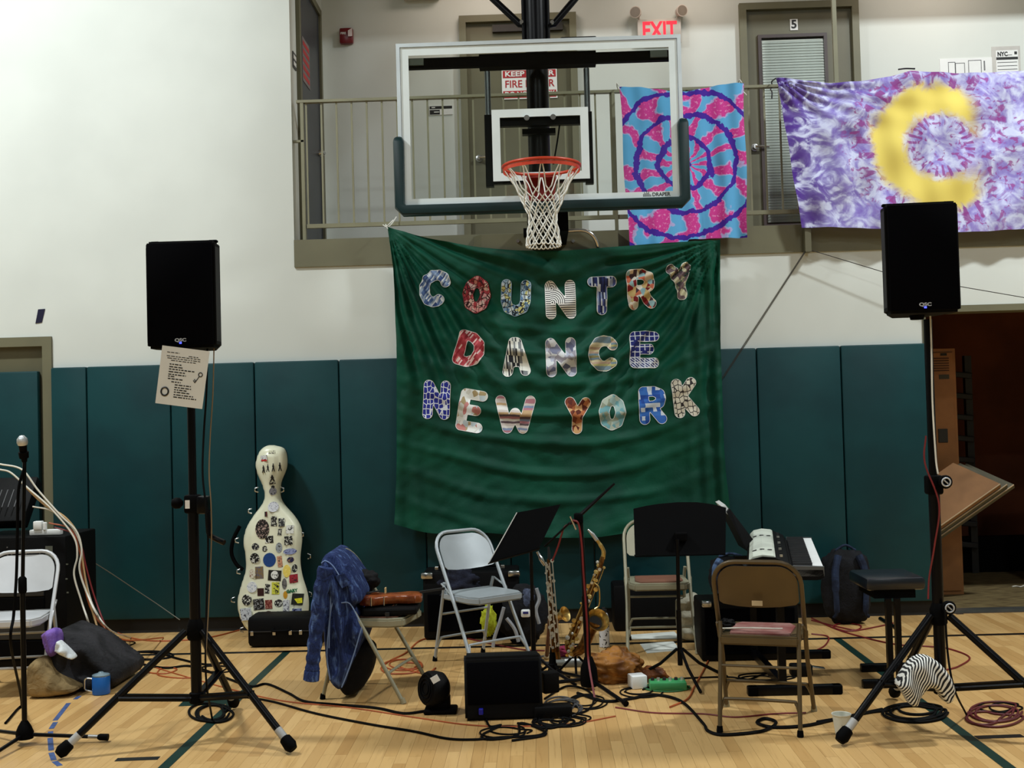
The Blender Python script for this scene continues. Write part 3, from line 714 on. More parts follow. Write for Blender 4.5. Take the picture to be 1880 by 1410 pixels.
def patch(name, kind, cols):
    g = G('applique_'+name, .75, 0, .3); x = g.attr('lx'); z = g.attr('lz'); sd = g.attr('sd')
    if kind == 'stripe_h':   f_ = g.white(g.vec((x*1.3).floor(), (z*17+g.noise(g.vec(x*2, z*2), 2, 2)).floor(), 1)); c = g.ramp(f_, cols)
    elif kind == 'stripe_v': f_ = g.white(g.vec((x*19+z*.6).floor(), (z*5.5+x*.6).floor(), 2)); c = g.ramp(f_, cols)
    elif kind == 'stripe_d': f_ = g.white(g.vec((x*20-z*9).floor(), (z*6+x*3).floor(), 5)); c = g.ramp(f_, cols)
    elif kind == 'tri':
        t = g.n('ShaderNodeTexVoronoi'); t.inputs['Scale'].default_value = 6.2; g.ln(g.vec(x*1.0, z*1.2), t.inputs['Vector'])
        s_ = g.n('ShaderNodeSeparateColor'); g.ln(t.outputs['Color'], s_.inputs[0]); c = g.ramp(V(g.nt, s_.outputs[0]), cols)
    elif kind == 'blob':
        t = g.n('ShaderNodeTexVoronoi'); t.inputs['Scale'].default_value = 9; t.distance = 'EUCLIDEAN'; g.ln(g.vec(x, z), t.inputs['Vector'])
        s_ = g.n('ShaderNodeSeparateColor'); g.ln(t.outputs['Color'], s_.inputs[0]); c = g.ramp(V(g.nt, s_.outputs[0]), cols[1:])
        e = g.vor(g.vec(x, z), 8, 'DISTANCE_TO_EDGE'); c = g.mix(e.lt(.06), c, cols[0])
    elif kind == 'hex':
        t = g.n('ShaderNodeTexVoronoi'); t.inputs['Scale'].default_value = 6.5; t.inputs['Randomness'].default_value = .55; t.feature = 'DISTANCE_TO_EDGE'; g.ln(g.vec(x, z*1.1), t.inputs['Vector'])
        c = g.mix(V(g.nt, t.outputs['Distance']).lt(.075), cols[0], cols[1])
    elif kind == 'grid':
        a = (x*6).fract().lt(.18).max((z*7).fract().lt(.17)); keep = g.noise(g.vec(x, z), 3, 1).gt(.4); c = g.mix(a*keep, cols[0], cols[1])
        b2 = (x*9+z*14).fract().lt(.45); c = g.mix(b2*(z.lt(.3)), c, cols[1])
    elif kind == 'arc':
        cx_ = (x*2.2).fract()-.1; cz_ = (z*2.6).fract()-.1; r = (cx_*cx_+cz_*cz_).sqrt(); sel = g.white(g.vec((x*2.2).floor(), (z*2.6).floor(), 3)).gt(.5)
        l1 = (r*7).fract().lt(.4); l2 = (z*18).fract().lt(.4); c = g.mix(l1*sel+l2*(sel*-1+1), cols[0], cols[1])
    elif kind == 'check':
        f_ = g.white(g.vec((x*7+g.noise(g.vec(x, z), 5, 1)).floor(), (z*9).floor(), 4)); c = g.ramp(f_, cols)
    g.base(g.mix(sd.gt(-.003), c, cols[-1] if kind in ('blob',) else (236, 236, 232)))
    return g.m
bl, wh = (78, 104, 152), (214, 220, 224)
LET = [  # char, cx, cy, w, h, tilt(deg), pattern, colours, description
 ('C', 797, 529, 54, 70, -16, 'stripe_d', [bl, (120, 142, 178), wh, (150, 168, 190), (60, 80, 130)], 'blue striped letter C at the upper left'),
 ('O', 875, 541, 52, 69, -4, 'blob', [(60, 26, 30), (170, 62, 70), (214, 150, 148), (222, 190, 180), (150, 50, 62)], 'red pebble patterned letter O'),
 ('U', 947, 547, 55, 68, -2, 'blob', [(14, 20, 36), (84, 120, 160), (206, 216, 220), (120, 150, 176), (196, 190, 120), (160, 186, 206)], 'blue and yellow mosaic letter U'),
 ('N', 1029, 550, 56, 72, 2, 'arc', [(232, 230, 224), (40, 36, 44)], 'black and white lined letter N'),
 ('T', 1105, 543, 54, 70, 0, 'stripe_v', [(40, 50, 104), (74, 88, 150), (150, 166, 200), (26, 30, 64), (206, 212, 222)], 'navy striped letter T'),
 ('R', 1177, 531, 52, 74, 4, 'tri', [(216, 196, 170), (74, 52, 58), (150, 186, 190), (206, 112, 84), (226, 220, 206), (130, 30, 34), (206, 180, 120)], 'multicoloured triangle letter R in the top row'),
 ('Y', 1249, 517, 46, 68, 8, 'tri', [(170, 160, 130), (120, 100, 104), (206, 200, 168), (90, 72, 80)], 'beige and mauve letter Y in the top row'),
 ('D', 863, 642, 54, 66, -17, 'stripe_d', [(150, 40, 50), (196, 90, 96), (226, 196, 190), (170, 62, 70)], 'red streaked letter D'),
 ('A', 947, 655, 52, 72, 3, 'stripe_v', [(226, 226, 216), (40, 42, 48), (206, 206, 196), (120, 124, 126)], 'black and white dashed letter A'),
 ('N', 1030, 656, 56, 72, 2, 'tri', [(176, 180, 196), (212, 214, 216), (122, 126, 150), (150, 146, 156), (96, 100, 126)], 'pale grey triangle letter N'),
 ('C', 1107, 649, 54, 66, 0, 'stripe_h', [(170, 164, 110), (206, 196, 160), (120, 112, 70), (176, 150, 130), (110, 130, 140), (214, 208, 180)], 'olive and tan banded letter C'),
 ('E', 1183, 642, 54, 68, 0, 'grid', [(36, 44, 116), (224, 228, 236)], 'navy and white grid letter E'),
 ('N', 802, 734, 50, 72, -3, 'hex', [(42, 50, 150), (226, 230, 238)], 'royal blue letter N with white hexagon lines'),
 ('E', 866, 754, 50, 78, -10, 'tri', [(226, 228, 222), (206, 206, 196), (196, 130, 124), (170, 150, 110), (190, 204, 210), (232, 232, 230)], 'white patchwork letter E'),
 ('W', 946, 761, 74, 70, -1, 'stripe_h', [(176, 120, 130), (206, 196, 190), (96, 80, 84), (190, 160, 120), (130, 146, 176), (226, 222, 216)], 'pink and grey striped letter W'),
 ('Y', 1060, 763, 48, 68, -2, 'tri', [(120, 56, 34), (90, 36, 24), (170, 100, 60), (206, 160, 110)], 'rust brown letter Y in the bottom row'),
 ('O', 1124, 757, 50, 66, -3, 'tri', [(150, 176, 172), (176, 186, 170), (110, 160, 166), (142, 150, 130)], 'pale teal letter O'),
 ('R', 1198, 744, 50, 70, 3, 'check', [(40, 90, 176), (60, 116, 196), (30, 70, 150), (214, 226, 240), (52, 104, 186)], 'bright blue checked letter R'),
 ('K', 1258, 730, 46, 72, 7, 'hex', [(214, 208, 190), (50, 44, 44)], 'cream letter K with dark hexagon lines'),
]
SB = P(1029, 600, NY); PXM = (P(1129, 600, NY).x-SB.x)/100    # metres per photo pixel on the banner
for i, (ch, cx, cy, w, h, tl, kind, cols, lab) in enumerate(LET):
    w_, h_ = w*PXM, h*PXM; rad = .0375
    sx_, sz_ = w_-2*rad, h_-2*rad
    strokes = [[((a-.5)*sx_, (b-.5)*sz_) for a, b in pl] for pl in ST[ch]]
    Vv, Ff = msq(strokesdf(strokes, rad), -w_/2-.012, w_/2+.012, -h_/2-.012, h_/2+.012, .0075)
    c = P(cx, cy, NY); a = math.radians(tl-1.5); ca, sa = math.cos(a), math.sin(a)
    mp = lambda off: (lambda x, z, d: bpoint(c.x+x*ca-z*sa, c.z+x*sa+z*ca, off))
    q = sheet(MB(), Vv, Ff, mp(.0055), mp(.001)); at = [v_ for v_ in Vv]*2
    o = q.build('letter', patch(str(i), kind, cols), bn, smooth=False, fix=True, attr={'lx': [p[0]/w_+.5+i for p in at], 'lz': [p[1]/h_+.5 for p in at], 'sd': [p[2] for p in at]})
    o['label'] = lab
q = MB()
for a, b in (((708, 412), (712, 420)), ((722, 404), (710, 416))): q.tube([P(*a, W-.01), P(*b, NY)], .004, 5)
q.tube(spline([P(703, 413, W+.03), P(712, 417, W), P(720, 410, W), P(728, 398, W+.02)], 5), .004, 5); q.build('tie_cord', m_net, bn)
# ================================================================ TIE-DYED CLOTHS on the railing
def cloth(mb, corners, Y, disp, nu, nv):
    tl, tr, bl_, br = [pxz(*a, Y) for a in corners]
    lx = []; lz = []
    def fn(u, v):
        x = lerp(lerp(tl[0], tr[0], u), lerp(bl_[0], br[0], u), v); z = lerp(lerp(tl[1], tr[1], u), lerp(bl_[1], br[1], u), v)
        dx, dy, dz = disp(u, v); lx.append(u); lz.append(1-v)
        return Vector((x+dx, Y-dy, z+dz))
    mb.grid(fn, nu, nv); return lx, lz
CY = W-.12
g = G('tie_dye_rings', .8, 0, .2); x = g.attr('lx'); z = g.attr('lz'); nz = g.noise(g.vec(x, z*1.25), 5, 4)-.5
X = (x-.51)+nz*.13; Z = (z-.51)*1.28+(g.noise(g.vec(x+7, z*1.25), 5, 4)-.5)*.13; r = (X*X+Z*Z).sqrt(); th = Z.atan2(X)
ringn = g.noise(g.vec(x, z), 30, 3)-.5; rr = r+ringn*.045
sec = (th*(12/(2*PI))+rr*.5+(((rr-.01)/.2).floor()*.37)+(g.noise(g.vec(x+3, z*1.25), 4, 2)-.5)*1.5).fract()
sec = (sec*2-1).abs(); sec = sec+(g.noise(g.vec(x, z*1.25), 22, 3)-.5)*.45
c = g.mix(sec.ss(.50, .62), (96, 172, 222), (206, 64, 150)); c = g.mix(((sec-.52).abs()*-1+.09).ss(0, .07)*.6, c, (206, 180, 230))
c = g.mix(g.noise(g.vec(x, z*1.25), 45, 4).ss(.55, .66)*sec.ss(.55, .65)*.75, c, (236, 160, 210))
rg = ((rr-.11)/.2).fract(); band = (rg-.5).abs().lt(.105)
c = g.mix(band, c, (72, 40, 158)); g.base(c); m_td1 = g.m
mb = MB()
def d1(u, v):
    s_ = 0.012*math.sin(u*23+v*2)*(.3+v*.7)+.008*math.sin(u*41+1-v*3)
    topsag = -.035*math.sin(u*PI)*(1-v)**3+.012*math.sin(u*3*PI)*(1-v)**4
    return (0.006*math.sin(v*9+u*3), s_+.02*v*math.sin(u*5+1), topsag-.02*math.sin(u*PI*1.2)*v*v*0+(.028*math.sin(u*PI))*v**4*(1 if u > .5 else .5))
lx, lz = cloth(mb, ((1137, 160), (1366, 152), (1155, 458), (1373, 436)), CY, d1, 90, 110)
c1 = thing('tie_dye_cloth', 'pink and turquoise tie-dyed cloth with purple rings hanging on railing', 'cloth', (P(1255, 455, CY).x, CY, P(1255, 455, CY).z))
mb.build('cloth_sheet', m_td1, c1, smooth=True, fix=False, attr={'lx': lx, 'lz': lz})
mb = MB()
for u_, v_ in ((1136, 158), (1362, 152)):
    p = P(u_, v_, CY); mb.tube(spline([p, p+Vector((-.01, .03, .03)), (p.x, RY-.03, 3.93), (p.x+.02, RY+.03, 3.91), (p.x+.03, RY-.03, 3.87), p+Vector((.03, 0, -.09))], 5), .004, 5)
mb.build('tie_cord', m_net, c1)
g = G('tie_dye_purple', .8, 0, .2); x = g.attr('lx'); z = g.attr('lz'); A = g.vec(x*1.7, z)
n1 = g.noise(A, 3.2, 5, 1.0); n2 = g.noise(g.vec(x*1.7+5, z), 8, 5, 2.2); n3 = g.noise(g.vec(x*1.7+9, z+3), 22, 4, 1.0)
X = (x-.50)*1.75; Z = z-.53; r = (X*X+Z*Z).sqrt()+(n2-.5)*.10; th = Z.atan2(X)
c = g.ramp(n2*.75+n3*.3, [(206, 214, 240), (190, 196, 234), (206, 212, 240), (150, 140, 206), (120, 90, 180), (92, 60, 156)], 'LINEAR')
ed = (X.abs()*.75+(n1-.5)*1.2).ss(.18, .75)
c = g.mix(ed*n2.ss(.36, .55), c, (78, 44, 140))
c = g.mix(n3.ss(.56, .62)*(r*-1+.62).ss(0, .1)*.8, c, (150, 66, 140))
c = g.mix(n1.ss(.52, .60)*X.ss(.1, .4)*n2.ss(.45, .6)*.8, c, (150, 60, 140))
crs = (r-.30).abs()*-1+.115; moon = crs.ss(-.02, .06)*((X*-1+.24+(n1-.5)*.3).ss(0, .12))
c = g.mix(moon, c, (228, 208, 106))
rayn = ((th*(26/(2*PI))).fract()-.5).abs()
ray = rayn.lt(.2)*((r-.45).abs().lt(.05)).max(rayn.lt(.25)*((r-.165).abs().lt(.035)))*(X*-1+.3).ss(0, .1)
c = g.mix(ray*n2.ss(.40, .56)*.85, c, (140, 62, 136))
g.base(c); m_td2 = g.m
mb = MB()
def d2_(u, v):
    sag = -.055*math.sin(min(1, u/.42)*PI)*(1-v)**2 if u < .42 else -.03*math.sin((u-.42)/.58*PI)*(1-v)**2
    s_ = .016*math.sin(u*31+v*5)*(.35+.65*abs(2*u-1))+.009*math.sin(u*63-v*4)+.012*math.sin((u+v)*17)
    rad = math.hypot(u, v)
    s_ += .015*math.sin(math.atan2(v, u+.02)*22)*math.exp(-rad*3)
    return (0, s_+.02, sag-.03*math.sin(u*PI)*v**2+.01*math.sin(u*9)*v)
lx, lz = cloth(mb, ((1424, 144), (2005, 118), (1472, 418), (2010, 416)), CY, d2_, 150, 90)
c2 = thing('tie_dye_cloth', 'purple tie-dyed cloth with yellow crescent hanging on railing', 'cloth', (P(1700, 430, CY).x, CY, P(1700, 430, CY).z))
mb.build('cloth_sheet', m_td2, c2, smooth=True, fix=False, attr={'lx': lx, 'lz': lz})
mb = MB(); p = P(1424, 144, CY)
mb.tube(spline([p, (p.x, RY-.03, 3.93), (p.x+.02, RY+.03, 3.91), (p.x-.01, RY-.03, 3.88), p+Vector((-.03, 0, -.1)), p+Vector((-.035, -.01, -.15))], 5), .005, 5)
p = P(1665, 132, CY); mb.tube(spline([p+Vector((-.06, 0, .02)), p+Vector((0, .02, .03)), p+Vector((.06, 0, .02))], 5), .006, 5); mb.build('tie_ribbon', mat('dark_ribbon', (30, 28, 40), .7), c2)
# bracket and guy ropes under the balcony
bk = P(1484, 462, W-.09)
o = MB().bb(bk.x-.022, bk.x+.022, W-.10, W-.016, bk.z, bk.z+.17).build('hook_bracket', m_olived); tag(o, 'olive steel bracket below the purple cloth', 'bracket')
m_rope = mat('dark_cord', (48, 44, 38), .8)
e1 = P(1322, 700, NY+.08)
for off, lb in ((0, 'thin dark cord slanting from bracket to banner, left strand'), (.035, 'thin dark cord slanting from bracket to banner, right strand')):
    o = MB().tube([bk+Vector((-.02+off*.2, 0, .01)), e1+Vector((off+.0, 0, off))], .0028, 5).build('guy_cord', m_rope); rebase(o); tag(o, lb, 'cord')
o = MB().tube([bk+Vector((.02, 0, .01)), P(1640, 505, W-.12), P(1890, 548, W-.2), P(2200, 600, W-.3)], .003, 5).build('guy_cord', m_rope); rebase(o); tag(o, 'thin dark cord running right from the bracket behind loudspeaker', 'cord')
o = MB().prism([P(70, 568, W-.003), P(83, 567, W-.003), P(77, 592, W-.003), P(65, 594, W-.003)], (0, -.001, 0)).build('tape_scrap', mat('navy_tape', (14, 14, 50), .5)); tag(o, 'scrap of dark blue tape on the white wall', 'tape')
# ================================================================ LOUDSPEAKERS ON TRIPODS
m_grille = mat('black_grille', (3, 3, 6), .8, var=.3, nscale=200, spec=.04); m_cab = mat('black_cabinet', (6, 6, 7), .6, var=.2, bump=.3, bscale=300, spec=.12)
m_cabside = mat('cabinet_side', (34, 35, 36), .5, var=.1)
m_led = emit('blue_led', (60, 70, 255), 6); m_logo = mat('silver_logo', (200, 205, 212), .4, .3)
def stand(loc, feet, zb, zh, zcol, ztop, label, crank, knobs):
    t = thing('speaker_stand', label, 'speaker stand', loc, 0, 'tripod speaker stands'); x, y, _ = loc
    MB().cyl((x, y, zb), (x, y, zcol), .026, 16).build('lower_tube', m_black, t, smooth=True)
    MB().cyl((x, y, zcol-.05), (x, y, ztop), .0195, 16).build('upper_tube', m_black, t, smooth=True)
    MB().lathe((x, y, zh-.05), (0, 0, 1), [(0, .034), (.01, .04), (.07, .04), (.1, .028)], 14).build('leg_hub', m_blackm, t, smooth=True)
    MB().lathe((x, y, zb-.01), (0, 0, 1), [(0, .03), (.005, .035), (.05, .035), (.055, .026)], 14).build('brace_hub', m_blackm, t, smooth=True)
    for fx, fy in feet:
        d = Vector((fx-x, fy-y, 0)).normalized(); n = Vector((-d.y, d.x, 0))
        a = Vector((x, y, zh-.005))+d*.045; b = Vector((fx, fy, .035))
        lg = MB().tube([a, b], .0182, 10).build('leg', m_black, t, smooth=True)
        dd = (b-a).normalized()
        MB().lathe(b-dd*.105, dd, [(0, .019), (.05, .019)], 12).build('leg_sticker', mat('silver_sticker', (170, 170, 168), .5), lg, smooth=True)
        MB().lathe(b-dd*.055, dd, [(0, .020), (.006, .027), (.05, .031), (.072, .021)], 12).build('rubber_foot', m_blackm, lg, smooth=True)
        m_ = a.lerp(b, .56)
        br = MB()
        for s_ in (-1, 1): br.tube([Vector((x, y, zb+.02))+d*.03+n*.012*s_, m_+n*.016*s_], .008, 6)
        br.box((Vector((x, y, zb+.02))+d*.03+m_)/2, ((m_-Vector((x, y, zb+.02))).length*.98, .026, .032), (m_-(Vector((x, y, zb+.02))+d*.03)).to_track_quat('X', 'Z').to_matrix())
        br.build('brace', m_black, t)
    MB().rbox((x, y, zcol), (.075, .065, .09), .012).build('collar', m_blackm, t, smooth=True)
    if crank:
        MB().lathe((x-.05, y, zcol+.005), (-1, 0, 0), [(0, .012), (.015, .026), (.035, .028), (.05, .02)], 14).build('knob', m_blackm, t, smooth=True)
        MB().rbox((x+.055, y-.01, zcol-.005), (.055, .07, .085), .01).build('gear_box', m_black, t, smooth=True)
        MB().tube(spline([(x+.075, y-.02, zcol-.03), (x+.08, y-.025, zcol-.11), (x+.085, y-.028, zcol-.145), (x+.10, y-.03, zcol-.16), (x+.165, y-.06, zcol-.185)], 5), .0135, 8).build('crank_handle', m_black, t, smooth=True)
        MB().bb(x-.028, x-.006, y-.0345, y-.033, zcol-.02, zcol+.02).build('label', m_white, t)
    for kx, kz in knobs:
        k = MB().lathe((x+kx, y-.02, kz), (0, -1, 0), [(0, .012), (.02, .03), (.04, .032), (.046, .028)], 18).build('knob', m_blackm, t, smooth=True)
        MB().tube([(x+kx+.019*math.cos(a), y-.067, kz+.019*math.sin(a)) for a in [2*PI*i/20 for i in range(20)]], .004, 6, closed=True).build('knob_ring', m_logo, k)
        q = MB()
        for i in range(3): q.bb(x+kx-.008+i*.006, x+kx-.004+i*.006, y-.0685, y-.066, kz+.006-i*.008, kz+.011-i*.008)
        q.tube([(x+kx-.009, y-.067, kz+.008), (x+kx, y-.067, kz), (x+kx+.009, y-.067, kz-.008)], .003, 5); q.build('knob_mark', m_logo, k)
    return t
def speaker(cx, y, zb, w, h, yaw, label):
    t = thing('loudspeaker', label, 'loudspeaker', (cx, y, zb), yaw, 'loudspeakers on tripods')
    D = .30
    poly = [(-w/2, -D/2), (w/2, -D/2), (w/2, -D/2+.10), (w/2-.07, D/2), (-w/2+.07, D/2), (-w/2, -D/2+.10)]
    bm = bmesh.new(); lo = [bm.verts.new((a, b, 0)) for a, b in poly]; hi = [bm.verts.new((a, b, h)) for a, b in poly]
    bm.faces.new(lo[::-1]); bm.faces.new(hi)
    for i in range(6): bm.faces.new((lo[i], lo[(i+1) % 6], hi[(i+1) % 6], hi[i]))
    bmesh.ops.bevel(bm, geom=list(bm.edges), offset=.014, segments=2, affect='EDGES'); bm.verts.ensure_lookup_table()
    q = MB().add([v_.co.copy() for v_ in bm.verts], [tuple(v_.index for v_ in f_.verts) for f_ in bm.faces]); bm.free()
    q.build('cabinet', m_cab, t, smooth=True, local=True)
    MB().rbox((0, -D/2-.004, h/2), (w-.018, .012, h-.02), .005).build('grille', m_grille, t, smooth=True, local=True)
    for sx in (-1, 1): MB().rbox((sx*(w/2-.025), -.07, h+.004), (.04, .03, .012), .004).build('rubber_pad', m_blackm, t, local=True)
    for sx in (-1, 1): MB().bb(sx*(w/2)-.0015, sx*(w/2)+.0015, -D/2+.016, -D/2+.085, .03, h-.03).build('side_panel', m_cabside, t, local=True)
    vs, fs = text_bm('QSC', .03, .0008, 'CENTER', .0012)
    wv = max(q_.x for q_ in vs)-min(q_.x for q_ in vs); MB().add([Vector((q_.x*.055/wv, -D/2-.0108-q_.z, .036+q_.y*.72)) for q_ in vs], fs).build('logo', m_logo, t, local=True, fix=False)
    MB().box((0, -D/2-.011, .023), (.011, .002, .008)).build('status_led', m_led, t, local=True)
    MB().lathe((0, 0, -.02), (0, 0, 1), [(0, .03), (.021, .035)], 14).build('pole_cup', m_blackm, t, smooth=True, local=True)
    return t
LS = Vector((-1.685, 5.524, 0)); zt = P(335, 640, 5.45).z
stand(LS, [(-2.229, 5.239), (-1.171, 5.25), (-1.656, 6.083)], .185, .53, P(355, 925, 5.52).z, zt-.021, 'black tripod stand with crank left of the cello case', True, [])
a, b = P(270, 640, 5.40), P(397, 636, 5.40); speaker((a.x+b.x)/2, 5.545, zt+.0, b.x-a.x, P(262, 444, 5.40).z-zt, 0, 'black loudspeaker high on tripod with a song list taped below')
RS = Vector((1.838, 5.40, 0)); zr = P(1705, 576, 5.33).z
stand(RS, [(1.318, 5.20), (2.36, 5.10), (1.80, 6.0)], .185, .545, P(1712, 890, 5.4).z, zr-.021, 'black tripod stand with striped bag beside the doorway', False, [(.035, P(1718, 885, 5.35).z), (.03, P(1725, 1117, 5.33).z)])
a, b = P(1636, 576, 5.25), P(1772, 572, 5.25); speaker((a.x+b.x)/2+.0, 5.405, zr, b.x-a.x-.01, P(1636, 372, 5.25).z-zr, -.08, 'black loudspeaker high on tripod in front of the doorway')
# song list taped below the left speaker
pc = [P(298, 634, 5.36), P(385, 645, 5.36), P(371, 751, 5.36), P(285, 740, 5.36)]
pp = MB().prism(pc, (0, .0015, 0)).build('song_list', mat('paper_white', (222, 222, 216), .8, var=.03)); tag(pp, 'white printed song list taped to the left speaker stand', 'paper')
XF[pp.name] = Matrix.Identity(4)
ex = (pc[1]-pc[0]); ez = (pc[3]-pc[0])
def pt(u, v): return pc[0]+ex*u+ez*v+Vector((0, -.0012, 0))
rows = [(.10, .12, .38), (.135, .58, .78), (.165, .12, .84), (.20, .14, .83), (.235, .22, .76), (.30, .20, .45), (.345, .20, .48), (.385, .20, .74), (.43, .20, .55), (.475, .20, .57), (.51, .20, .33), (.55, .20, .52), (.60, .28, .48), (.645, .36, .70), (.69, .36, .71), (.73, .36, .62), (.77, .36, .69), (.815, .36, .77), (.855, .36, .84)]
for v_, a_, b_ in rows:
    q = MB(); x = a_
    while x < b_:
        w_ = random.uniform(.03, .10); th = .006 if v_ < .28 else .009
        q.add([pt(x, v_-th), pt(min(x+w_, b_), v_-th), pt(min(x+w_, b_), v_+th), pt(x, v_+th)], [(0, 1, 2, 3)]); x += w_+.018
    q.build('print_line', m_ink, pp)
q = MB().tube([pt(.17+.075*math.cos(a)*1.0, .78+.07*math.sin(a)) for a in [2*PI*i/24 for i in range(24)]], .004, 5, closed=True); q.build('wreath_drawing', m_ink, pp)
q = MB().tube([pt(.87+.04*math.cos(a), .42+.035*math.sin(a)) for a in [2*PI*i/16 for i in range(16)]], .0022, 5, closed=True); q.tube([pt(.85, .45), pt(.77, .57)], .002, 5); q.tube([pt(.77, .57), pt(.735, .53)], .002, 5); q.tube([pt(.785, .545), pt(.755, .51)], .002, 5); q.build('key_drawing', m_ink, pp)
# ================================================================ FOLDING CHAIRS
def folding_chair(label, loc, rz, mm, seatm=None, scale=1.0, tall=.78):
    t = thing('folding_chair', label, 'folding chair', loc, rz, 'steel folding chairs')
    Wd = .205; T = tall; k = (.25+.20)/T
    yy = lambda z: -.25+k*z
    R = .11; path = [(-Wd-.012, yy(.02), .02), (-Wd, yy(.3), .3), (-Wd, yy(T-R), T-R)]
    for i in range(1, 6): a = PI-i*PI/12; path.append((-Wd+R+R*math.cos(a), yy(T-R+R*math.sin(a)), T-R+R*math.sin(a)))
    path += [(-Wd+R, yy(T), T), (Wd-R, yy(T), T)]
    for i in range(1, 6): a = PI/2-i*PI/12; path.append((Wd-R+R*math.cos(a), yy(T-R+R*math.sin(a)), T-R+R*math.sin(a)))
    path += [(Wd, yy(T-R), T-R), (Wd, yy(.3), .3), (Wd+.012, yy(.02), .02)]
    MB().tube(path, .0112, 10).build('back_frame', mm, t, smooth=True, local=True)
    for s_ in (-1, 1):
        MB().tube([(s_*(Wd-.02), .225, .02), (s_*(Wd-.022), .115, .45), (s_*(Wd-.018), .10, .50)], .0105, 10).build('leg', mm, t, smooth=True, local=True)
        MB().lathe((s_*(Wd-.02), .23, 0), (0, -.1, 1), [(0, .012), (.002, .016), (.03, .0135)], 10).build('rubber_foot', m_blackm, t, smooth=True, local=True)
        MB().lathe((s_*(Wd+.012), yy(0), 0), (0, .3, 1), [(0, .012), (.002, .016), (.03, .0135)], 10).build('rubber_foot', m_blackm if seatm is None else mat('beige_foot', (150, 142, 112), .7), t, smooth=True, local=True)
        MB().tube([(s_*(Wd-.004), .11, .495), (s_*(Wd+.008), yy(.44), .445), (s_*(Wd+.006), -.02, .40)], .006, 6).build('hinge_link', mm, t, smooth=True, local=True)
    for y, z0, z1, w_ in ((yy(.10), .10, .155, Wd+.006), (.20, .09, .15, Wd-.02)):
        MB().tube(spline([(-w_, y, z0), (-w_+.018, y+(.03 if y < 0 else -.012), z1-.01), (-w_+.05, y+(.034 if y < 0 else -.014), z1), (w_-.05, y+(.034 if y < 0 else -.014), z1), (w_-.018, y+(.03 if y < 0 else -.012), z1-.01), (w_, y, z0)], 4), .008, 8).build('crossbar', mm, t, smooth=True, local=True)
    MB().tube([(-Wd+.02, .155, .30), (Wd-.02, .155, .30)], .007, 8).build('crossbar', mm, t, smooth=True, local=True)
    # seat pan with rolled edge
    def seat(z0, z1, ins, name, m):
        a = [(-.185+ins, .145-ins), (.185-ins, .145-ins), (.195-ins, -.16+ins), (.16-ins, -.235+ins), (-.16+ins, -.235+ins), (-.195+ins, -.16+ins)]
        bm = bmesh.new(); lo = [bm.verts.new((x, y, z0)) for x, y in a]; hi = [bm.verts.new((x, y, z1)) for x, y in a]
        bm.faces.new(lo[::-1]); bm.faces.new(hi)
        for i in range(6): bm.faces.new((lo[i], lo[(i+1) % 6], hi[(i+1) % 6], hi[i]))
        bmesh.ops.bevel(bm, geom=list(bm.edges), offset=.009, segments=2, affect='EDGES'); bm.verts.ensure_lookup_table()
        q = MB().add([v_.co.copy() for v_ in bm.verts], [tuple(v_.index for v_ in f_.verts) for f_ in bm.faces]); bm.free()
        return q.build(name, m, t, smooth=True, local=True)
    seat(.395, .44, 0, 'seat', mm)
    if seatm: seat(.43, .447, .035, 'seat_pad', seatm)
    r_ = R-.018; w_ = Wd-.016; zt_, zb_ = T-.02, T-.215
    poly = [(-w_, zb_)]+[(-w_+r_+r_*math.cos(a), zt_-r_+r_*math.sin(a)) for a in [PI-i*PI/12 for i in range(7)]]+[(w_-r_+r_*math.cos(a), zt_-r_+r_*math.sin(a)) for a in [PI/2-i*PI/12 for i in range(7)]]+[(w_, zb_), (.1, zb_-.012), (0, zb_-.016), (-.1, zb_-.012)]
    Vv, Ff = msq(polysdf(poly), -w_-.02, w_+.02, zb_-.04, zt_+.02, .018)
    fr_ = lambda off: (lambda x, z, d: (x, yy(z)+.03*(1-(x/w_)**2)-.004+off-.012*min(1, max(0, (z-zb_)/.2)), z))
    sheet(MB(), Vv, Ff, fr_(-.004), fr_(.004)).build('backrest', mm, t, smooth=True, local=True)
    return t
def face(dx, dy): return math.atan2(dx, -dy)
m_cgrey = mat('grey_chair_steel', (168, 176, 180), .38, .15, var=.06); m_cwhite = mat('pale_chair_steel', (196, 198, 200), .4, .1, var=.05)
m_cbeige = mat('beige_chair_steel', (150, 146, 122), .4, .1, var=.08); m_cbrown = mat('bronze_chair_steel', (92, 76, 48), .42, .15, var=.1)
m_vinyl = mat('brown_vinyl', (128, 84, 66), .5, var=.15); m_vinyl2 = mat('worn_maroon_vinyl', (150, 112, 104), .5, c2=(120, 60, 56), nscale=9)
folding_chair('pale grey folding chair half out of frame at left', (-3.09, 6.66, 0), face(.12, -1), m_cwhite)
folding_chair('beige folding chair with denim jacket over its back', (-.955, 6.40, 0), face(.97, -.22), m_cbeige, m_vinyl)
folding_chair('grey metal folding chair behind the floor monitor', (-.40, 7.12, 0), face(.62, -.78), m_cgrey, tall=.80)
folding_chair('beige folding chair half hidden by the upright music stand', (.745, 7.47, 0), face(-.03, -1), m_cbeige, m_vinyl, tall=.80)
c5 = folding_chair('bronze folding chair with its back to the camera', (1.06, 5.63, 0), face(.29, .95), m_cbrown, m_vinyl2, tall=.80)
MB().box((0, .16, .60), (.05, .004, .024)).build('maker_plate', mat('plate_cream', (196, 176, 140), .5), c5, local=True)
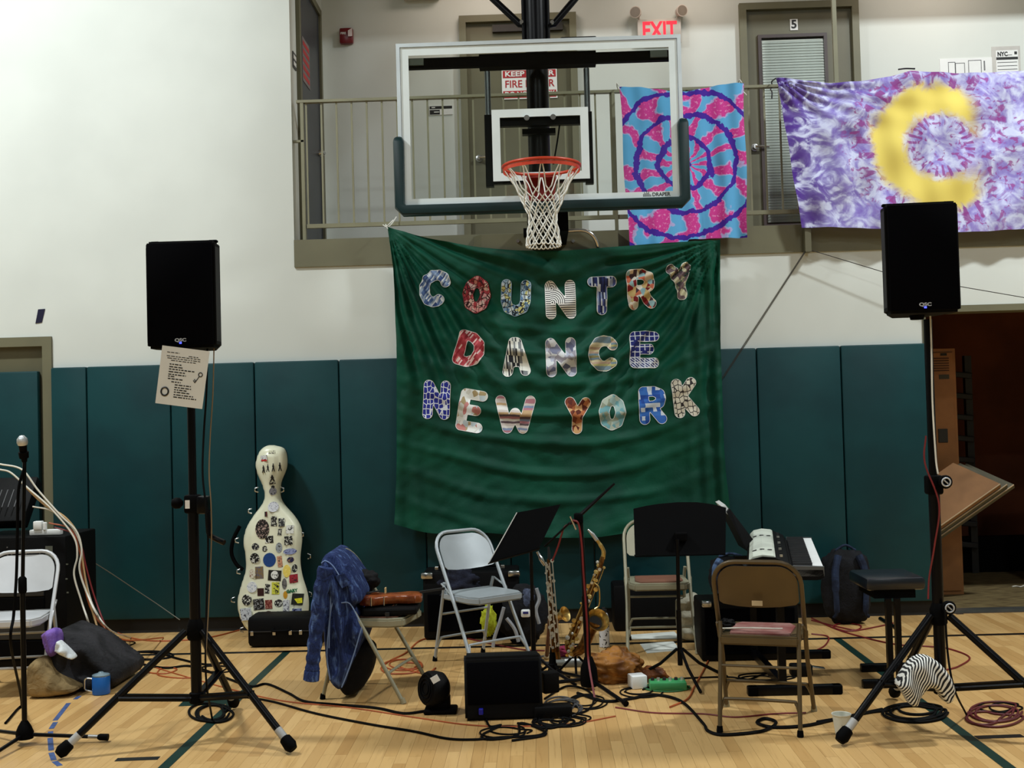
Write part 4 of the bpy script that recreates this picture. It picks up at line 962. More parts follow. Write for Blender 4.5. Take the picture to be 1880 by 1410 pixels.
# ================================================================ CELLO CASE
CYf = 8.09
ol = [(497, 812), (516, 818), (522, 836), (521, 856), (512, 880), (511, 905), (519, 922), (537, 942), (549, 962), (552, 985), (549, 1020), (553, 1050), (562, 1078), (566, 1100), (564, 1126), (555, 1142), (535, 1152), (500, 1160), (470, 1158), (452, 1146), (440, 1124), (436, 1098), (441, 1072), (450, 1040), (449, 1015), (445, 990), (449, 965), (462, 942), (478, 920), (482, 905), (478, 886), (467, 862), (465, 842), (472, 822), (484, 813)]
olw = [pxz(u, v, CYf) for u, v in ol]
olw = [(p.x, p.z) for p in spline([Vector((a, 0, b)) for a, b in olw+[olw[0]]], 4)][:-1]
lean = lambda z: .10*(z/1.35)                   # leans back on the wall
sd_ = polysdf(olw); xs_ = [a for a, b in olw]; zs_ = [b for a, b in olw]
Vv, Ff = msq(sd_, min(xs_)-.02, max(xs_)+.02, min(zs_)-.02, max(zs_)+.02, .014)
cc = thing('cello_case', 'cream cello case covered in stickers leaning on the wall', 'instrument case', ((min(xs_)+max(xs_))/2, CYf+.05, 0))
def bulge(d, R, D): t = min(1, max(0, -d)/R); return D*math.sqrt(max(0, 1-(1-t)**2))
zmin = min(zs_)
front = lambda x, z, d: (x, CYf+lean(z)-.01-bulge(d, .045, .07)-.018*max(0, min(1, (-d-.05)/.02)), z-zmin+.015)
back = lambda x, z, d: (x, CYf+lean(z)+.002, z-zmin+.015)
m_cream = mat('cream_shell', (232, 232, 204), .35, var=.08, nscale=4)
sheet(MB(), Vv, Ff, front, back).build('front_shell', m_cream, cc, smooth=True)
backd = lambda x, z, d: (x, CYf+lean(z)+.01+bulge(d, .05, .10), z-zmin+.015)
sheet(MB(), Vv, Ff, lambda x, z, d: (x, CYf+lean(z)+.004, z-zmin+.015), backd).build('back_shell', mat('black_shell', (10, 10, 12), .4), cc, smooth=True)
dzc = Vector((0, 0, .015-zmin))
for u, v in ((474, 893), (516, 893), (462, 932), (438, 986), (441, 1043), (431, 1095), (447, 1150), (552, 975), (565, 1015), (567, 1085)):
    p = P(u, v, CYf+.05)+dzc; s_ = -1 if u < 500 else 1
    MB().tube([p+Vector((0, 0, .018)), p+Vector((s_*.022, -.01, .01)), p+Vector((s_*.022, -.01, -.01)), p+Vector((0, 0, -.018))], .005, 6).build('latch', m_chrome, cc, smooth=True)
p = P(494, 816, CYf+.08)+dzc; MB().lathe(p+Vector((0, .02, -.03)), (0, 0, 1), [(0, .02), (.02, .02), (.035, .008), (.05, .008)], 12).build('strap_ring', m_chrome, cc, smooth=True)
h = [P(440, 960, CYf+.1), P(428, 985, CYf+.1), P(425, 1010, CYf+.1), P(434, 1030, CYf+.1), P(446, 1040, CYf+.1)]
h = [q_+dzc for q_ in h]
MB().tube(spline(h, 5), .014, 8).build('carry_handle', m_blackm, cc, smooth=True)
# stickers (photo centre, size in px, shape, colours)
def stickmat(name, c1, c2, kind='blob', sc=60):
    if 'st_'+name in MC: return MC['st_'+name]
    g = G('st_'+name, .4); co = g.coord('Object'); n_ = g.noise(co, sc, 2, 1.0) if kind == 'blob' else g.vor(co, sc)
    g.base(g.mix(n_.gt(.57 if kind == 'blob' else .35), c1, c2)); MC['st_'+name] = g.m; return g.m
BW = ((16, 16, 16), (220, 220, 210)); CRB = ((34, 34, 34), (214, 214, 200))
STK = [(484, 835, 13, 10, 'r', ((206, 206, 206), (30, 30, 30)), 'small white sticker with a red base'), (485, 839, 11, 3, 'r', ((190, 40, 40), (150, 30, 30)), None),
 (498, 824, 12, 6, 'r', ((206, 206, 176), (60, 60, 60)), None), (484, 855, 7, 14, 'f', None, None), (492, 853, 7, 14, 'f', None, None), (502, 852, 6, 15, 'f', None, None), (513, 851, 7, 16, 'f', None, None),
 (500, 872, 10, 12, 'f', None, None), (500, 881, 11, 4, 'r', ((30, 30, 30), (206, 206, 186)), None), (501, 896, 13, 14, 'e', ((130, 130, 136), (26, 26, 26)), None), (501, 888, 6, 6, 'e', ((16, 16, 16), (30, 30, 30)), None),
 (503, 924, 19, 19, 'e', ((206, 208, 214), (150, 150, 160)), 'pale round sticker on the neck'), (490, 937, 5, 9, 'r', ((20, 20, 20), (120, 20, 20)), None),
 (484, 964, 26, 36, 'e', ((18, 16, 16), (176, 150, 140)), 'large black oval sticker with pale script'), (505, 950, 11, 18, 'r', CRB, None), (519, 952, 11, 15, 'r', ((30, 30, 30), (206, 206, 190)), None), (534, 965, 13, 15, 'r', ((214, 214, 206), (30, 30, 30)), None),
 (516, 970, 7, 12, 'r', CRB, None), (497, 983, 15, 13, 'r', BW, None), (532, 985, 14, 16, 'r', CRB, None), (472, 996, 14, 13, 'e', ((24, 26, 34), (206, 206, 190)), None), (489, 1000, 10, 11, 'e', CRB, None), (515, 998, 12, 19, 'e', ((150, 156, 160), (60, 60, 60)), 'grey oval sticker'),
 (535, 1005, 23, 11, 'e', ((150, 160, 200), (40, 50, 100)), 'blue and white oval sticker'), (471, 1017, 18, 19, 'e', BW, 'round black and white sticker'), (498, 1020, 24, 26, 'e', ((20, 60, 120), (24, 70, 130)), 'large round blue sticker'),
 (517, 1023, 9, 20, 'r', ((196, 140, 110), (70, 70, 50)), None), (536, 1020, 12, 10, 'e', ((30, 30, 70), (140, 110, 80)), None), (480, 1043, 15, 22, 'r', ((120, 100, 70), (90, 90, 110)), 'brown and grey square sticker'), (467, 1045, 14, 16, 'e', ((206, 200, 180), (120, 60, 50)), None),
 (508, 1048, 24, 19, 'r', ((16, 16, 16), (40, 40, 40)), 'black rectangular sticker with a white disc'), (508, 1047, 14, 15, 'e', ((226, 226, 220), (90, 90, 90)), None), (530, 1040, 14, 23, 'e', ((226, 200, 90), (232, 214, 130)), 'pale yellow oval sticker'), (543, 1036, 9, 15, 'e', CRB, None),
 (542, 1054, 14, 15, 'r', ((150, 20, 36), (50, 10, 14)), 'dark red square sticker'), (467, 1069, 19, 20, 'e', ((214, 216, 216), (150, 160, 180)), 'pale round sticker with fine lines'), (483, 1078, 12, 14, 'r', ((44, 14, 14), (60, 20, 20)), 'dark brown square sticker'), (495, 1072, 9, 17, 'r', CRB, None),
 (510, 1071, 14, 22, 'r', ((206, 206, 70), (30, 30, 30)), 'yellow and black sticker'), (526, 1063, 9, 20, 'e', ((110, 106, 104), (50, 50, 50)), None), (528, 1083, 8, 14, 'e', ((196, 140, 30), (206, 150, 40)), 'small amber oval sticker'), (458, 1092, 19, 20, 'e', CRB, None),
 (480, 1100, 20, 20, 'r', ((16, 16, 16), (150, 150, 150)), 'black square sticker with a white line'), (498, 1100, 13, 16, 'r', ((110, 40, 34), (190, 130, 110)), None), (516, 1098, 16, 14, 'e', CRB, None), (530, 1103, 12, 22, 'r', ((206, 206, 206), (90, 90, 100)), None),
 (550, 1091, 20, 20, 'r', ((22, 24, 16), (40, 40, 30)), 'black framed yellow sticker'), (550, 1094, 16, 9, 'r', ((226, 220, 40), (206, 196, 30)), None), (457, 1118, 22, 22, 'r', ((196, 204, 214), (40, 44, 60)), None), (478, 1125, 20, 20, 'e', ((16, 16, 16), (206, 206, 206)), 'round black sticker with white ring lettering'),
 (498, 1121, 18, 19, 'e', ((86, 70, 58), (60, 48, 40)), 'round brown sticker'), (515, 1122, 14, 20, 'e', ((150, 160, 156), (110, 116, 116)), None), (528, 1127, 16, 13, 'r', ((206, 206, 50), (226, 226, 80)), 'yellow sticker at the bottom edge'), (549, 1121, 16, 27, 'r', ((150, 160, 200), (40, 40, 80)), 'blue and white leaning sticker')]
dmap = lambda x, z: float(sd_(np.array([[x]]), np.array([[z]]))[0, 0])
for i, (u, v, w_, h_, sh, cl, lab) in enumerate(STK):
    c = P(u, v, CYf); sw_, sh_ = w_*PXM*.97/2, h_*PXM*.97/2
    if sh == 'e': pl = [(c.x+sw_*math.cos(a), c.z+sh_*math.sin(a)) for a in [2*PI*k/16 for k in range(16)]]
    elif sh == 'r':
        an = random.uniform(-.12, .12); pl = [(c.x+x*math.cos(an)-z*math.sin(an), c.z+x*math.sin(an)+z*math.cos(an)) for x, z in ((-sw_, -sh_), (sw_, -sh_), (sw_, sh_), (-sw_, sh_))]
    else:                                      # little walking figure
        pl = [(c.x+sw_*a, c.z+sh_*b) for a, b in ((-.2, 1), (.2, 1), (.25, .6), (.6, .1), (.4, 0), (.9, -1), (.5, -1), (.0, -.3), (-.5, -1), (-.9, -1), (-.3, 0), (-.6, .3), (-.25, .6))]
    off = .0016+.0004*(i % 4)
    pf = [Vector(front(x, z, dmap(x, z))) for x, z in pl+[(c.x, c.z)]+[((x+c.x)/2, (z+c.z)/2) for x, z in pl]]
    A3 = np.array([(1, p_.x, p_.z) for p_ in pf]); k3 = np.linalg.lstsq(A3, np.array([p_.y for p_ in pf]), rcond=None)[0]
    up_ = max(k3[0]+k3[1]*p_.x+k3[2]*p_.z-p_.y for p_ in pf)+off      # lie on the shell, just proud of its highest point
    q = MB().prism([Vector((p_.x, k3[0]+k3[1]*p_.x+k3[2]*p_.z-up_, p_.z)) for p_ in pf[:len(pl)]], (0, .004, 0))
    o = q.build('sticker', m_ink if cl is None else stickmat(str(cl), cl[0], cl[1], 'blob', 70 if w_ < 18 else 95), cc)
    if lab: o['label'] = lab
c = P(540, 1076, CYf); yv = front(c.x, c.z, dmap(c.x, c.z))[1]
text('GARY', .03, mat('green_print', (20, 110, 70), .5), cc, (c.x, yv-.003, c.z-zmin+.015), ex=(1, 0, .12), ez=(-.12, 0, 1), bold=.002, fit=.082); text('Best Wishes'[:0] or 'from', .016, m_red, cc, (c.x-.004, yv-.003, c.z+.03-zmin+.015), ex=(1, 0, .12), ez=(-.12, 0, 1), bold=.001, fit=.06) if False else None
# black instrument case lying at the cello case's foot
a, b = FL(456, 1191), FL(562, 1188)
kc = thing('instrument_case', 'long black case lying on floor before the cello case', 'instrument case', ((a.x+b.x)/2, 7.82, 0))
hh = .205; xm = (a.x+b.x)/2; wl = (b.x-a.x)+.12
MB().rbox((xm+.05, 7.84, hh/2+.004), (wl, .24, hh), .03).build('case_body', m_cab, kc, smooth=True)
MB().bb(xm-wl/2+.06, xm+wl/2+.04, 7.715, 7.722, hh*.52, hh*.52+.006).build('case_seam', m_cabside, kc)
MB().tube(spline([(xm-.02, 7.715, .13), (xm-.02, 7.68, .12), (xm+.08, 7.68, .12), (xm+.08, 7.715, .13)], 5), .008, 8).build('case_handle', m_blackm, kc, smooth=True)
for dx in (-.17, -.02, .09, .16): MB().rbox((xm+dx, 7.716, .1), (.022, .01, .03), .003).build('latch', m_chrome, kc)
# ================================================================ helpers for soft goods
def lump(c, r, seed, amp=.15, fr=2.2, n=40, m=26, R=None, floorz=None, fold=.0, sq=1.0):
    """crumpled closed body: ellipsoid pushed by folded noise; floorz flattens it on what it lies on"""
    q = MB().ball((0, 0, 0), 1, 1, 1, n, m); out = []
    for p in q.v:
        d = p.normalized()
        if sq != 1.0: p = Vector([math.copysign(abs(a)**sq, a) for a in p])
        k = 1+amp*mn.noise((d.x*fr+seed, d.y*fr+seed*2, d.z*fr))+fold*(abs(mn.noise((d.x*fr*2+seed, d.z*fr*2.6, d.y*fr*2-seed)))*2-.5)
        w = Vector((p.x*r[0], p.y*r[1], p.z*r[2]))*k
        if R is not None: w = R@w
        w += Vector(c)
        if floorz is not None and w.z < floorz: w.z = floorz
        out.append(w)
    q.v = out; return q
def solid(px, Yf, depth, rad, blg, step=.014, smooth_pts=3, fold=None):
    """a filled body whose side view follows px (photo points on plane y=Yf); rounded front and back edges"""
    pw = [pxz(u, v, Yf) for u, v in px]
    if smooth_pts: pw = [(p.x, p.z) for p in spline([Vector((a, 0, b)) for a, b in pw+[pw[0]]], smooth_pts)][:-1]
    xs = [a for a, b in pw]; zs = [b for a, b in pw]
    Vv, Ff = msq(polysdf(pw), min(xs)-.02, max(xs)+.02, min(zs)-.02, max(zs)+.02, step)
    fd = fold or (lambda x, z: 0)
    return sheet(MB(), Vv, Ff, lambda x, z, d: (x, Yf-bulge(d, rad, blg)+fd(x, z)*min(1, -d/.02), z), lambda x, z, d: (x, Yf+depth-blg+bulge(d, rad, blg), z))
def cloth_mat(name, c, c2, rough=.85, sc=9, bp=.4, bs=28):
    if name in MC: return MC[name]
    g = G(name, rough, 0, .25); co = g.coord('Object'); g.base(g.mix(g.noise(co, sc, 4, .6).ss(.35, .65), c, c2)); g.bump(g.noise(co, bs, 4, 1.5), bp, .012); MC[name] = g.m; return g.m
g = G('denim', .85, 0, .2); co = g.coord('Object'); X, Y_, Z_ = g.xyz(co)
n1 = g.noise(g.vec(X*5, Y_*5, Z_*1.6), 6, 5, .8); n2 = g.noise(co, 240, 2)
g.base(g.mix((n1.ss(.50, .72)*.8+n2*.15), (24, 36, 80), (88, 114, 164))); g.bump(g.noise(g.vec(X*2, Y_*2, Z_), 16, 5, 1.2), 1.0, .02); m_denim = g.m
m_seam = mat('denim_seam', (122, 146, 190), .85)
# ---------------------------------------------------------------- denim jacket, violin, bow and pouch on the second chair
jk = thing('denim_jacket', 'blue denim jacket draped over a folding chair', 'jacket', (-1.17, 6.43, .2))
body = [(599, 1016), (614, 1020), (640, 1048), (664, 1086), (662, 1106), (650, 1113), (661, 1148), (667, 1160), (657, 1195), (642, 1226), (627, 1265), (607, 1252), (599, 1215), (596, 1180), (592, 1120), (590, 1062), (590, 1032)]
fold = lambda x, z: .03*math.sin(x*56+z*9+3*mn.noise((x*5, z*4, 0)))+.03*mn.noise((x*9, z*5, 4))
solid(body, 6.19, .47, .05, .05, fold=fold).build('jacket_body', m_denim, jk, smooth=True)
def sleeve(pts, Y, w0, w1, name):
    pl = spline([P(u, v, Y) for u, v in pts], 6); n_ = len(pl)
    rr_ = [lerp(w0, w1, i/(n_-1))*(1+.10*math.sin(i*1.7)) for i in range(n_)]
    return MB().tube(pl, rr_, 12).build(name, m_denim, jk, smooth=True)
sl = sleeve([(598, 1042), (588, 1090), (581, 1150), (576, 1200), (573, 1232)], 6.10, .040, .037, 'sleeve')
MB().lathe(P(573, 1231, 6.10), P(571, 1250, 6.10)-P(573, 1231, 6.10), [(0, .040), (.004, .042), (.05, .043), (.054, .036)], 14).build('cuff', m_denim, sl, smooth=True)
sl = sleeve([(628, 1040), (645, 1070), (655, 1088), (662, 1098)], 6.22, .045, .030, 'sleeve')
for i, a in enumerate(([(590, 1034), (598, 1030), (612, 1040), (632, 1072)], [(606, 1056), (607, 1100), (605, 1150), (604, 1190)], [(664, 1152), (650, 1200), (636, 1240), (627, 1262)], [(607, 1090), (622, 1106), (642, 1108), (660, 1140)], [(612, 1100), (606, 1130), (600, 1200), (606, 1248)])):
    MB().tube(spline([P(u, v, 6.135) for u, v in a], 5), .0035, 5).build('seam', m_seam, jk)
MB().prism([P(615, 1058, 6.13), P(632, 1052, 6.13), P(645, 1072, 6.13), P(628, 1080, 6.13)], (0, .02, 0)).build('pocket_flap', m_denim, jk)
sz = .45
vl = thing('violin', 'reddish brown violin lying on the chair beside the jacket', 'violin', (-.86, 6.36, sz))
vo = [(-.18, 0), (-.175, .06), (-.14, .095), (-.09, .098), (-.05, .075), (-.02, .058), (.02, .055), (.05, .062), (.09, .08), (.13, .078), (.165, .05), (.175, 0)]
vo = vo+[(a, -b) for a, b in vo[-2:0:-1]]
m_vio = mat('varnished_maple', (132, 66, 26), .25, c2=(92, 38, 16), nscale=14); ang = math.radians(8)
def vmap(x, y, z): return (-.845+x*math.cos(ang)-y*math.sin(ang), 6.37+x*math.sin(ang)+y*math.cos(ang), sz+.055+z)
Vv, Ff = msq(polysdf(vo), -.2, .2, -.12, .12, .006)
sheet(MB(), Vv, Ff, lambda x, z, d: vmap(x, z, .036+bulge(d, .05, .012)), lambda x, z, d: vmap(x, z, 0-bulge(d, .05, .008))).build('body', m_vio, vl, smooth=True)
q = MB(); q.prism([vmap(.16, -.012, .04), vmap(.30, -.010, .055), vmap(.30, .010, .055), vmap(.16, .012, .04)], (0, 0, .012)); q.build('neck', m_ink, vl)
MB().prism([vmap(-.15, -.02, .05), vmap(-.06, -.01, .06), vmap(-.06, .01, .06), vmap(-.15, .02, .05)], (0, 0, .006)).build('tailpiece', m_ink, vl)
MB().box(vmap(-.03, 0, .065), (.006, .04, .03)).build('bridge', mat('bridge_maple', (206, 176, 120), .6), vl)
for x in (-.11, -.04): MB().tube([vmap(x, -.1, -.002), vmap(x, -.103, .045)], .004, 6).build('clamp', m_chrome, vl)
o = MB().rbox((-.84, 6.36, sz+.022), (.30, .26, .04), .012).build('violin_tray', m_cab); rebase(o); tag(o, 'flat black cloth tray under the violin', 'tray')
a, b = P(708, 1140, 6.22), P(734, 1099, 6.40)
bo = thing('violin_bow', 'violin bow standing out past the chair seat', 'bow', (a.x, a.y, sz)); a.z = max(a.z, sz+.012)
MB().tube([a, b], [.005, .0035], 6).build('stick', mat('bow_wood', (70, 40, 24), .3), bo, smooth=True); MB().tube([a+Vector((.012, 0, -.006)), b+Vector((.006, 0, -.004))], .003, 4).build('hair', mat('bow_hair', (226, 222, 206), .6), bo)
MB().box(a+Vector((.01, 0, .0)), (.022, .014, .02)).build('frog', m_ink, bo)
o = lump((P(672, 1096, 6.45).x, 6.50, sz+.16), (.07, .06, .055), 3, .3, 2, fold=.1).build('black_pouch', cloth_mat('black_cloth', (16, 16, 18), (8, 8, 10)), None, smooth=True); rebase(o); tag(o, 'small black pouch with grey zips behind the violin', 'pouch')
o = solid([(648, 1172), (676, 1168), (686, 1186), (680, 1222), (662, 1252), (634, 1262), (622, 1240), (630, 1200)], 6.30, .18, .05, .05).build('black_bag', cloth_mat('black_cloth', (16, 16, 18), (8, 8, 10)), None, smooth=True); rebase(o); o.location.z = .012; tag(o, 'black oval bag under the denim jacket', 'bag')
# ---------------------------------------------------------------- left side: microphone on stand
ms = thing('microphone_stand', 'black straight microphone stand at the left edge', 'microphone stand', (-2.515, 5.50, 0)); mx_, my_ = -2.515, 5.50
zc = P(36, 1070, my_).z; ztp = P(45, 855, my_).z; mtop = P(45, 845, my_)
MB().cyl((mx_, my_, .05), (mx_, my_, zc), .0125, 12).build('lower_tube', m_black, ms, smooth=True); MB().tube([(mx_, my_, zc-.04), mtop], .009, 10).build('upper_tube', m_black, ms, smooth=True)
MB().lathe((mx_, my_, zc-.05), (0, 0, 1), [(0, .016), (.01, .02), (.07, .02), (.08, .012)], 12).build('clutch', m_blackm, ms, smooth=True)
MB().lathe((mx_, my_, .03), (0, 0, 1), [(0, .04), (.03, .042), (.06, .03), (.085, .015)], 14).build('leg_hub', m_blackm, ms, smooth=True)
for u, v in ((195, 1362), (-45, 1345), (-40, 1412)):
    e = FL(u, v); e.z = .022; s_ = Vector((mx_, my_, .05)); lg = MB().tube([s_, e], .0095, 8).build('leg', m_black, ms, smooth=True); d = (e-s_).normalized()
    MB().lathe(e-d*.04, d, [(0, .011), (.01, .016), (.05, .017)], 10).build('rubber_foot', m_blackm, lg, smooth=True); MB().lathe(e-d*.085, d, [(0, .0102), (.045, .0102)], 10).build('leg_sticker', m_chrome, lg)
a = P(45, 848, my_); b = P(45, 800, my_); mic = thing('microphone', 'silver headed microphone on the stand at far left', 'microphone', a)
MB().lathe(a, (b-a)+Vector((0, -.03, 0)), [(0, .012), (.01, .014), (.08, .019), (.085, .022)], 14).build('handle', m_blackm, mic, smooth=True)
d = ((b-a)+Vector((0, -.03, 0))).normalized(); MB().lathe(a+d*.085, d, [(0, .022), (.012, .026), (.03, .024), (.045, .012), (.048, .002)], 16).build('grille', mat('mic_grille', (206, 210, 212), .35, .6, bump=.5, bscale=400), mic, smooth=True)
MB().lathe(a+d*.02, d, [(0, .022), (.03, .024)], 14).build('clip', m_blackm, mic, smooth=True)
o = cable('microphone_cable', 'black cable hanging down from the far left microphone', [P(45, 858, 5.49), P(34, 900, 5.46), P(32, 980, 5.46), P(30, 1060, 5.46), P(25, 1130, 5.46), P(20, 1185, 5.46), FL(40, 1300), FL(10, 1330)], .007, m_blackm)
# equipment desk and rack at far left
RX0, RX1, RYf = P(-60, 1100, 7.2).x, P(122, 1100, 7.2).x, 7.2
rk = thing('equipment_rack', 'black equipment rack cabinet behind the left chair', 'rack', ((RX0+RX1)/2, 7.45, 0)); zt_ = P(80, 985, 7.2).z
MB().rbox(((RX0+RX1)/2, 7.45, zt_/2), (RX1-RX0, .5, zt_), .012).build('cabinet', m_cab, rk, smooth=True)
for i in range(5): MB().rbox(((RX0+RX1)/2-.06, 7.197, .12+i*(zt_-.16)/5), (RX1-RX0-.16, .012, (zt_-.2)/5), .004).build('rack_unit', m_cabside if i % 2 else m_blackm, rk)
q = MB(); 
for i in range(14): q.box((RX0+.25+random.random()*.3, 7.189, zt_-.06-random.random()*.06), (.008, .004, .008))
q.build('jack_row', mat('dim_silver', (120, 120, 124), .4, .6), rk)['kind'] = 'stuff'
for i, (u, v) in enumerate(((90, 1020), (123, 1036), (122, 1063), (124, 1088))): p = P(u, v, 7.19); MB().box((p.x, 7.192, p.z), (.045 if i == 0 else .012, .006, .12 if i == 0 else .008)).build('rack_label', mat('grey_label', (96, 100, 88), .6), rk)
tp = P(20, 955, 7.35)
mxr = thing('mixing_console', 'black tilted mixing console on the equipment rack', 'mixer', (tp.x-.05, 7.45, zt_)); Rm = Matrix.Rotation(math.radians(-62), 3, 'X')
MB().rbox((tp.x-.12, 7.50, zt_+.20), (.40, .36, .09), .012, Matrix.Rotation(math.radians(50), 3, 'X')).build('console', m_cab, mxr, smooth=True)
for i in range(8): MB().box((tp.x-.26+i*.04, 7.40, zt_+.235), (.006, .14, .004), Matrix.Rotation(math.radians(50), 3, 'X')).build('fader_slot', m_cabside, mxr)
sp_ = P(75, 975, 7.2)
ps = thing('power_strip', 'white power strip with plugs on the equipment rack', 'power strip', (sp_.x, 7.3, zt_))
MB().rbox((sp_.x, 7.28, zt_+.02), (.20, .05, .035), .006).build('strip', m_white, ps, smooth=True); MB().rbox((P(62, 960, 7.2).x, 7.27, zt_+.065), (.055, .045, .055), .006).build('adapter', m_white, ps, smooth=True); MB().rbox((P(72, 958, 7.2).x+.01, 7.26, zt_+.06), (.02, .025, .05), .004).build('plug', m_white, ps)
m_wc = mat('white_cable', (222, 218, 204), .5); m_oc = mat('orange_cable', (176, 84, 38), .5); m_tc = mat('tan_cable', (196, 160, 110), .5); m_rc = mat('red_cable', (118, 22, 26), .5); m_bc = mat('black_cable', (6, 6, 7), .6, spec=.1)
hang = [([(0, 852), (40, 862), (70, 900), (110, 945), (140, 975), (150, 1010), (146, 1045), (160, 1090), (185, 1140), (215, 1172)], m_wc, .006, 'white cable arching from rack to floor, outermost'),
 ([(0, 862), (20, 868), (50, 895), (95, 935), (135, 985), (142, 1020), (136, 1055), (150, 1105), (164, 1150), (166, 1185)], m_wc, .006, 'white cable from rack to floor, bowed left'),
 ([(45, 892), (80, 925), (120, 950), (145, 985), (152, 1030), (160, 1080), (172, 1130), (195, 1190), (225, 1205)], m_tc, .006, 'tan cable from rack to floor beside white ones'),
 ([(60, 930), (95, 938), (130, 965), (148, 1000), (155, 1050), (170, 1110), (200, 1155), (240, 1172)], m_wc, .005, 'thin white cable from power strip to floor'),
 ([(90, 960), (130, 972), (147, 1015), (152, 1060), (166, 1115), (190, 1150), (230, 1175), (300, 1172)], m_oc, .005, 'orange cable from rack running along the floor'),
 ([(100, 968), (136, 980), (150, 1005), (158, 1040), (175, 1100), (200, 1160), (235, 1195)], m_rc, .005, 'red cable in the bundle left of the pads')]
for pts, m_, r_, lb in hang:
    w_ = [P(u, v, 7.13-.004*i) for i, (u, v) in enumerate(pts[:-1])]; e = FL(*pts[-1]); e.z = 0
    w_ = [p if p.z > .02 else Vector((p.x, p.y, .01)) for p in w_]
    cable('rack_cable', lb, w_+[e], r_, m_, group='rack cables')
cable('wall_cable', 'pale cable drooping along the pads behind the left speaker stand', [P(160, 1025, 7.7), P(200, 1050, 7.9), P(245, 1080, 8.1), P(290, 1110, 8.2), P(330, 1138, 8.2)], .003, mat('grey_wall_cable', (120, 118, 108), .5))
# clothes heap, beige bag and blue mug
def place(q, name, m, label, cat, zoff=0.0):
    o = q.build(name, m, None, smooth=True); rebase(o); o.location.z = zoff; return tag(o, label, cat)
cj = FL(150, 1240)
place(solid([(80, 1200), (98, 1146), (125, 1150), (160, 1165), (200, 1195), (224, 1215), (222, 1235), (198, 1248), (150, 1250), (112, 1240)], 6.62, .42, .07, .07, fold=lambda x, z: .05*mn.noise((x*7, z*9, 1))+.025*math.sin(x*34+z*22+4*mn.noise((x*4, z*4, 2)))), 'black_jacket', cloth_mat('charcoal_cloth', (44, 43, 46), (20, 20, 22), sc=5, bp=.8, bs=20), 'charcoal jacket slumped on the floor by left chair', 'jacket')
pu = solid([(76, 1166), (90, 1156), (104, 1160), (108, 1180), (104, 1198), (92, 1206), (82, 1190)], 6.50, .10, .035, .035, .008, fold=lambda x, z: .02*math.sin(x*90+z*20)).build('purple_shirt', cloth_mat('purple_cloth', (126, 96, 176), (86, 60, 136), bs=40), None, smooth=True); rebase(pu); tag(pu, 'purple cloth stuffed beside the charcoal jacket', 'clothing')
pu = solid([(100, 1196), (104, 1178), (112, 1182), (134, 1204), (133, 1211), (120, 1207)], 6.47, .07, .025, .025, .007, fold=lambda x, z: .015*math.sin(x*80-z*60)).build('white_cloth', cloth_mat('white_cloth', (214, 220, 220), (170, 176, 180), bs=40), None, smooth=True); rebase(pu); tag(pu, 'white cloth peeking out under the purple cloth', 'clothing')
place(solid([(52, 1218), (72, 1205), (100, 1235), (125, 1252), (142, 1262), (112, 1272), (60, 1275), (50, 1250)], 6.45, .3, .05, .05), 'tote_bag', cloth_mat('beige_canvas', (150, 128, 88), (106, 88, 56), bp=.8, bs=16), 'beige canvas bag flat on the floor behind the mug', 'bag')
mg = FL(186, 1274); mug = thing('mug', 'blue insulated mug with steel handle on the floor', 'mug', (mg.x, mg.y, 0))
MB().lathe((mg.x, mg.y, 0), (0, 0, 1), [(0, .044), (.004, .049), (.10, .05), (.104, .047)], 24).build('cup', mat('blue_enamel', (16, 92, 170), .35), mug, smooth=True)
MB().lathe((mg.x, mg.y, .104), (0, 0, 1), [(0, .049), (.006, .049), (.01, .042), (.016, .018), (.022, .012)], 20).build('lid', mat('clear_lid', (110, 130, 140), .15), mug, smooth=True)
MB().tube(spline([(mg.x-.047, mg.y-.01, .09), (mg.x-.082, mg.y-.015, .092), (mg.x-.088, mg.y-.015, .06), (mg.x-.084, mg.y-.015, .03), (mg.x-.048, mg.y-.01, .018)], 5), .005, 8).build('handle', m_chrome, mug, smooth=True)
tpe = thing('floor_tape', 'dashed arc of blue tape on the floor at left', 'tape', FL(100, 1340))
arc = [(146, 1278, 138, 1284), (126, 1291, 101, 1323), (102, 1326, 94, 1338), (93, 1343, 92, 1352), (92, 1355, 94, 1378), (94, 1382, 99, 1396), (100, 1398, 110, 1406)]
for a0, b0, a1, b1 in arc:
    a, b = FL(a0, b0), FL(a1, b1); d = (b-a).normalized(); n_ = Vector((-d.y, d.x, 0))*.0125
    MB().prism([a+n_, b+n_, b-n_, a-n_], (0, 0, .0012)).build('tape_piece', mat('blue_tape', (58, 86, 142), .6, var=.25, nscale=30), tpe)
# ---------------------------------------------------------------- amplifier, coat and backpack behind the grey chair
ax0, ax1 = P(777, 1100, 7.85).x, P(953, 1100, 7.85).x; az = P(860, 1052, 7.85).z
am = thing('guitar_amplifier', 'black amplifier with silver corners behind the grey chair', 'amplifier', ((ax0+ax1)/2, 8.0, 0))
MB().rbox(((ax0+ax1)/2, 8.0, az/2+.01), (ax1-ax0, .30, az), .015).build('cabinet', m_cab, am, smooth=True)
MB().rbox(((ax0+ax1)/2, 7.848, az/2-.04), (ax1-ax0-.06, .01, az-.2), .004).build('grille', m_grille, am)
for x in (ax0+.03, ax1-.03):
    MB().rbox((x, 7.86, az-.012), (.085, .05, .045), .012).build('corner_guard', m_chrome, am, smooth=True)
for x in (ax0+.09, ax1-.11): MB().rbox((x, 7.95, az+.025), (.03, .04, .03), .006).build('handle_block', m_chrome, am)
MB().tube([(ax0+.1, 7.95, az+.035), (ax1-.12, 7.95, az+.035)], .012, 8).build('handle', m_blackm, am, smooth=True)
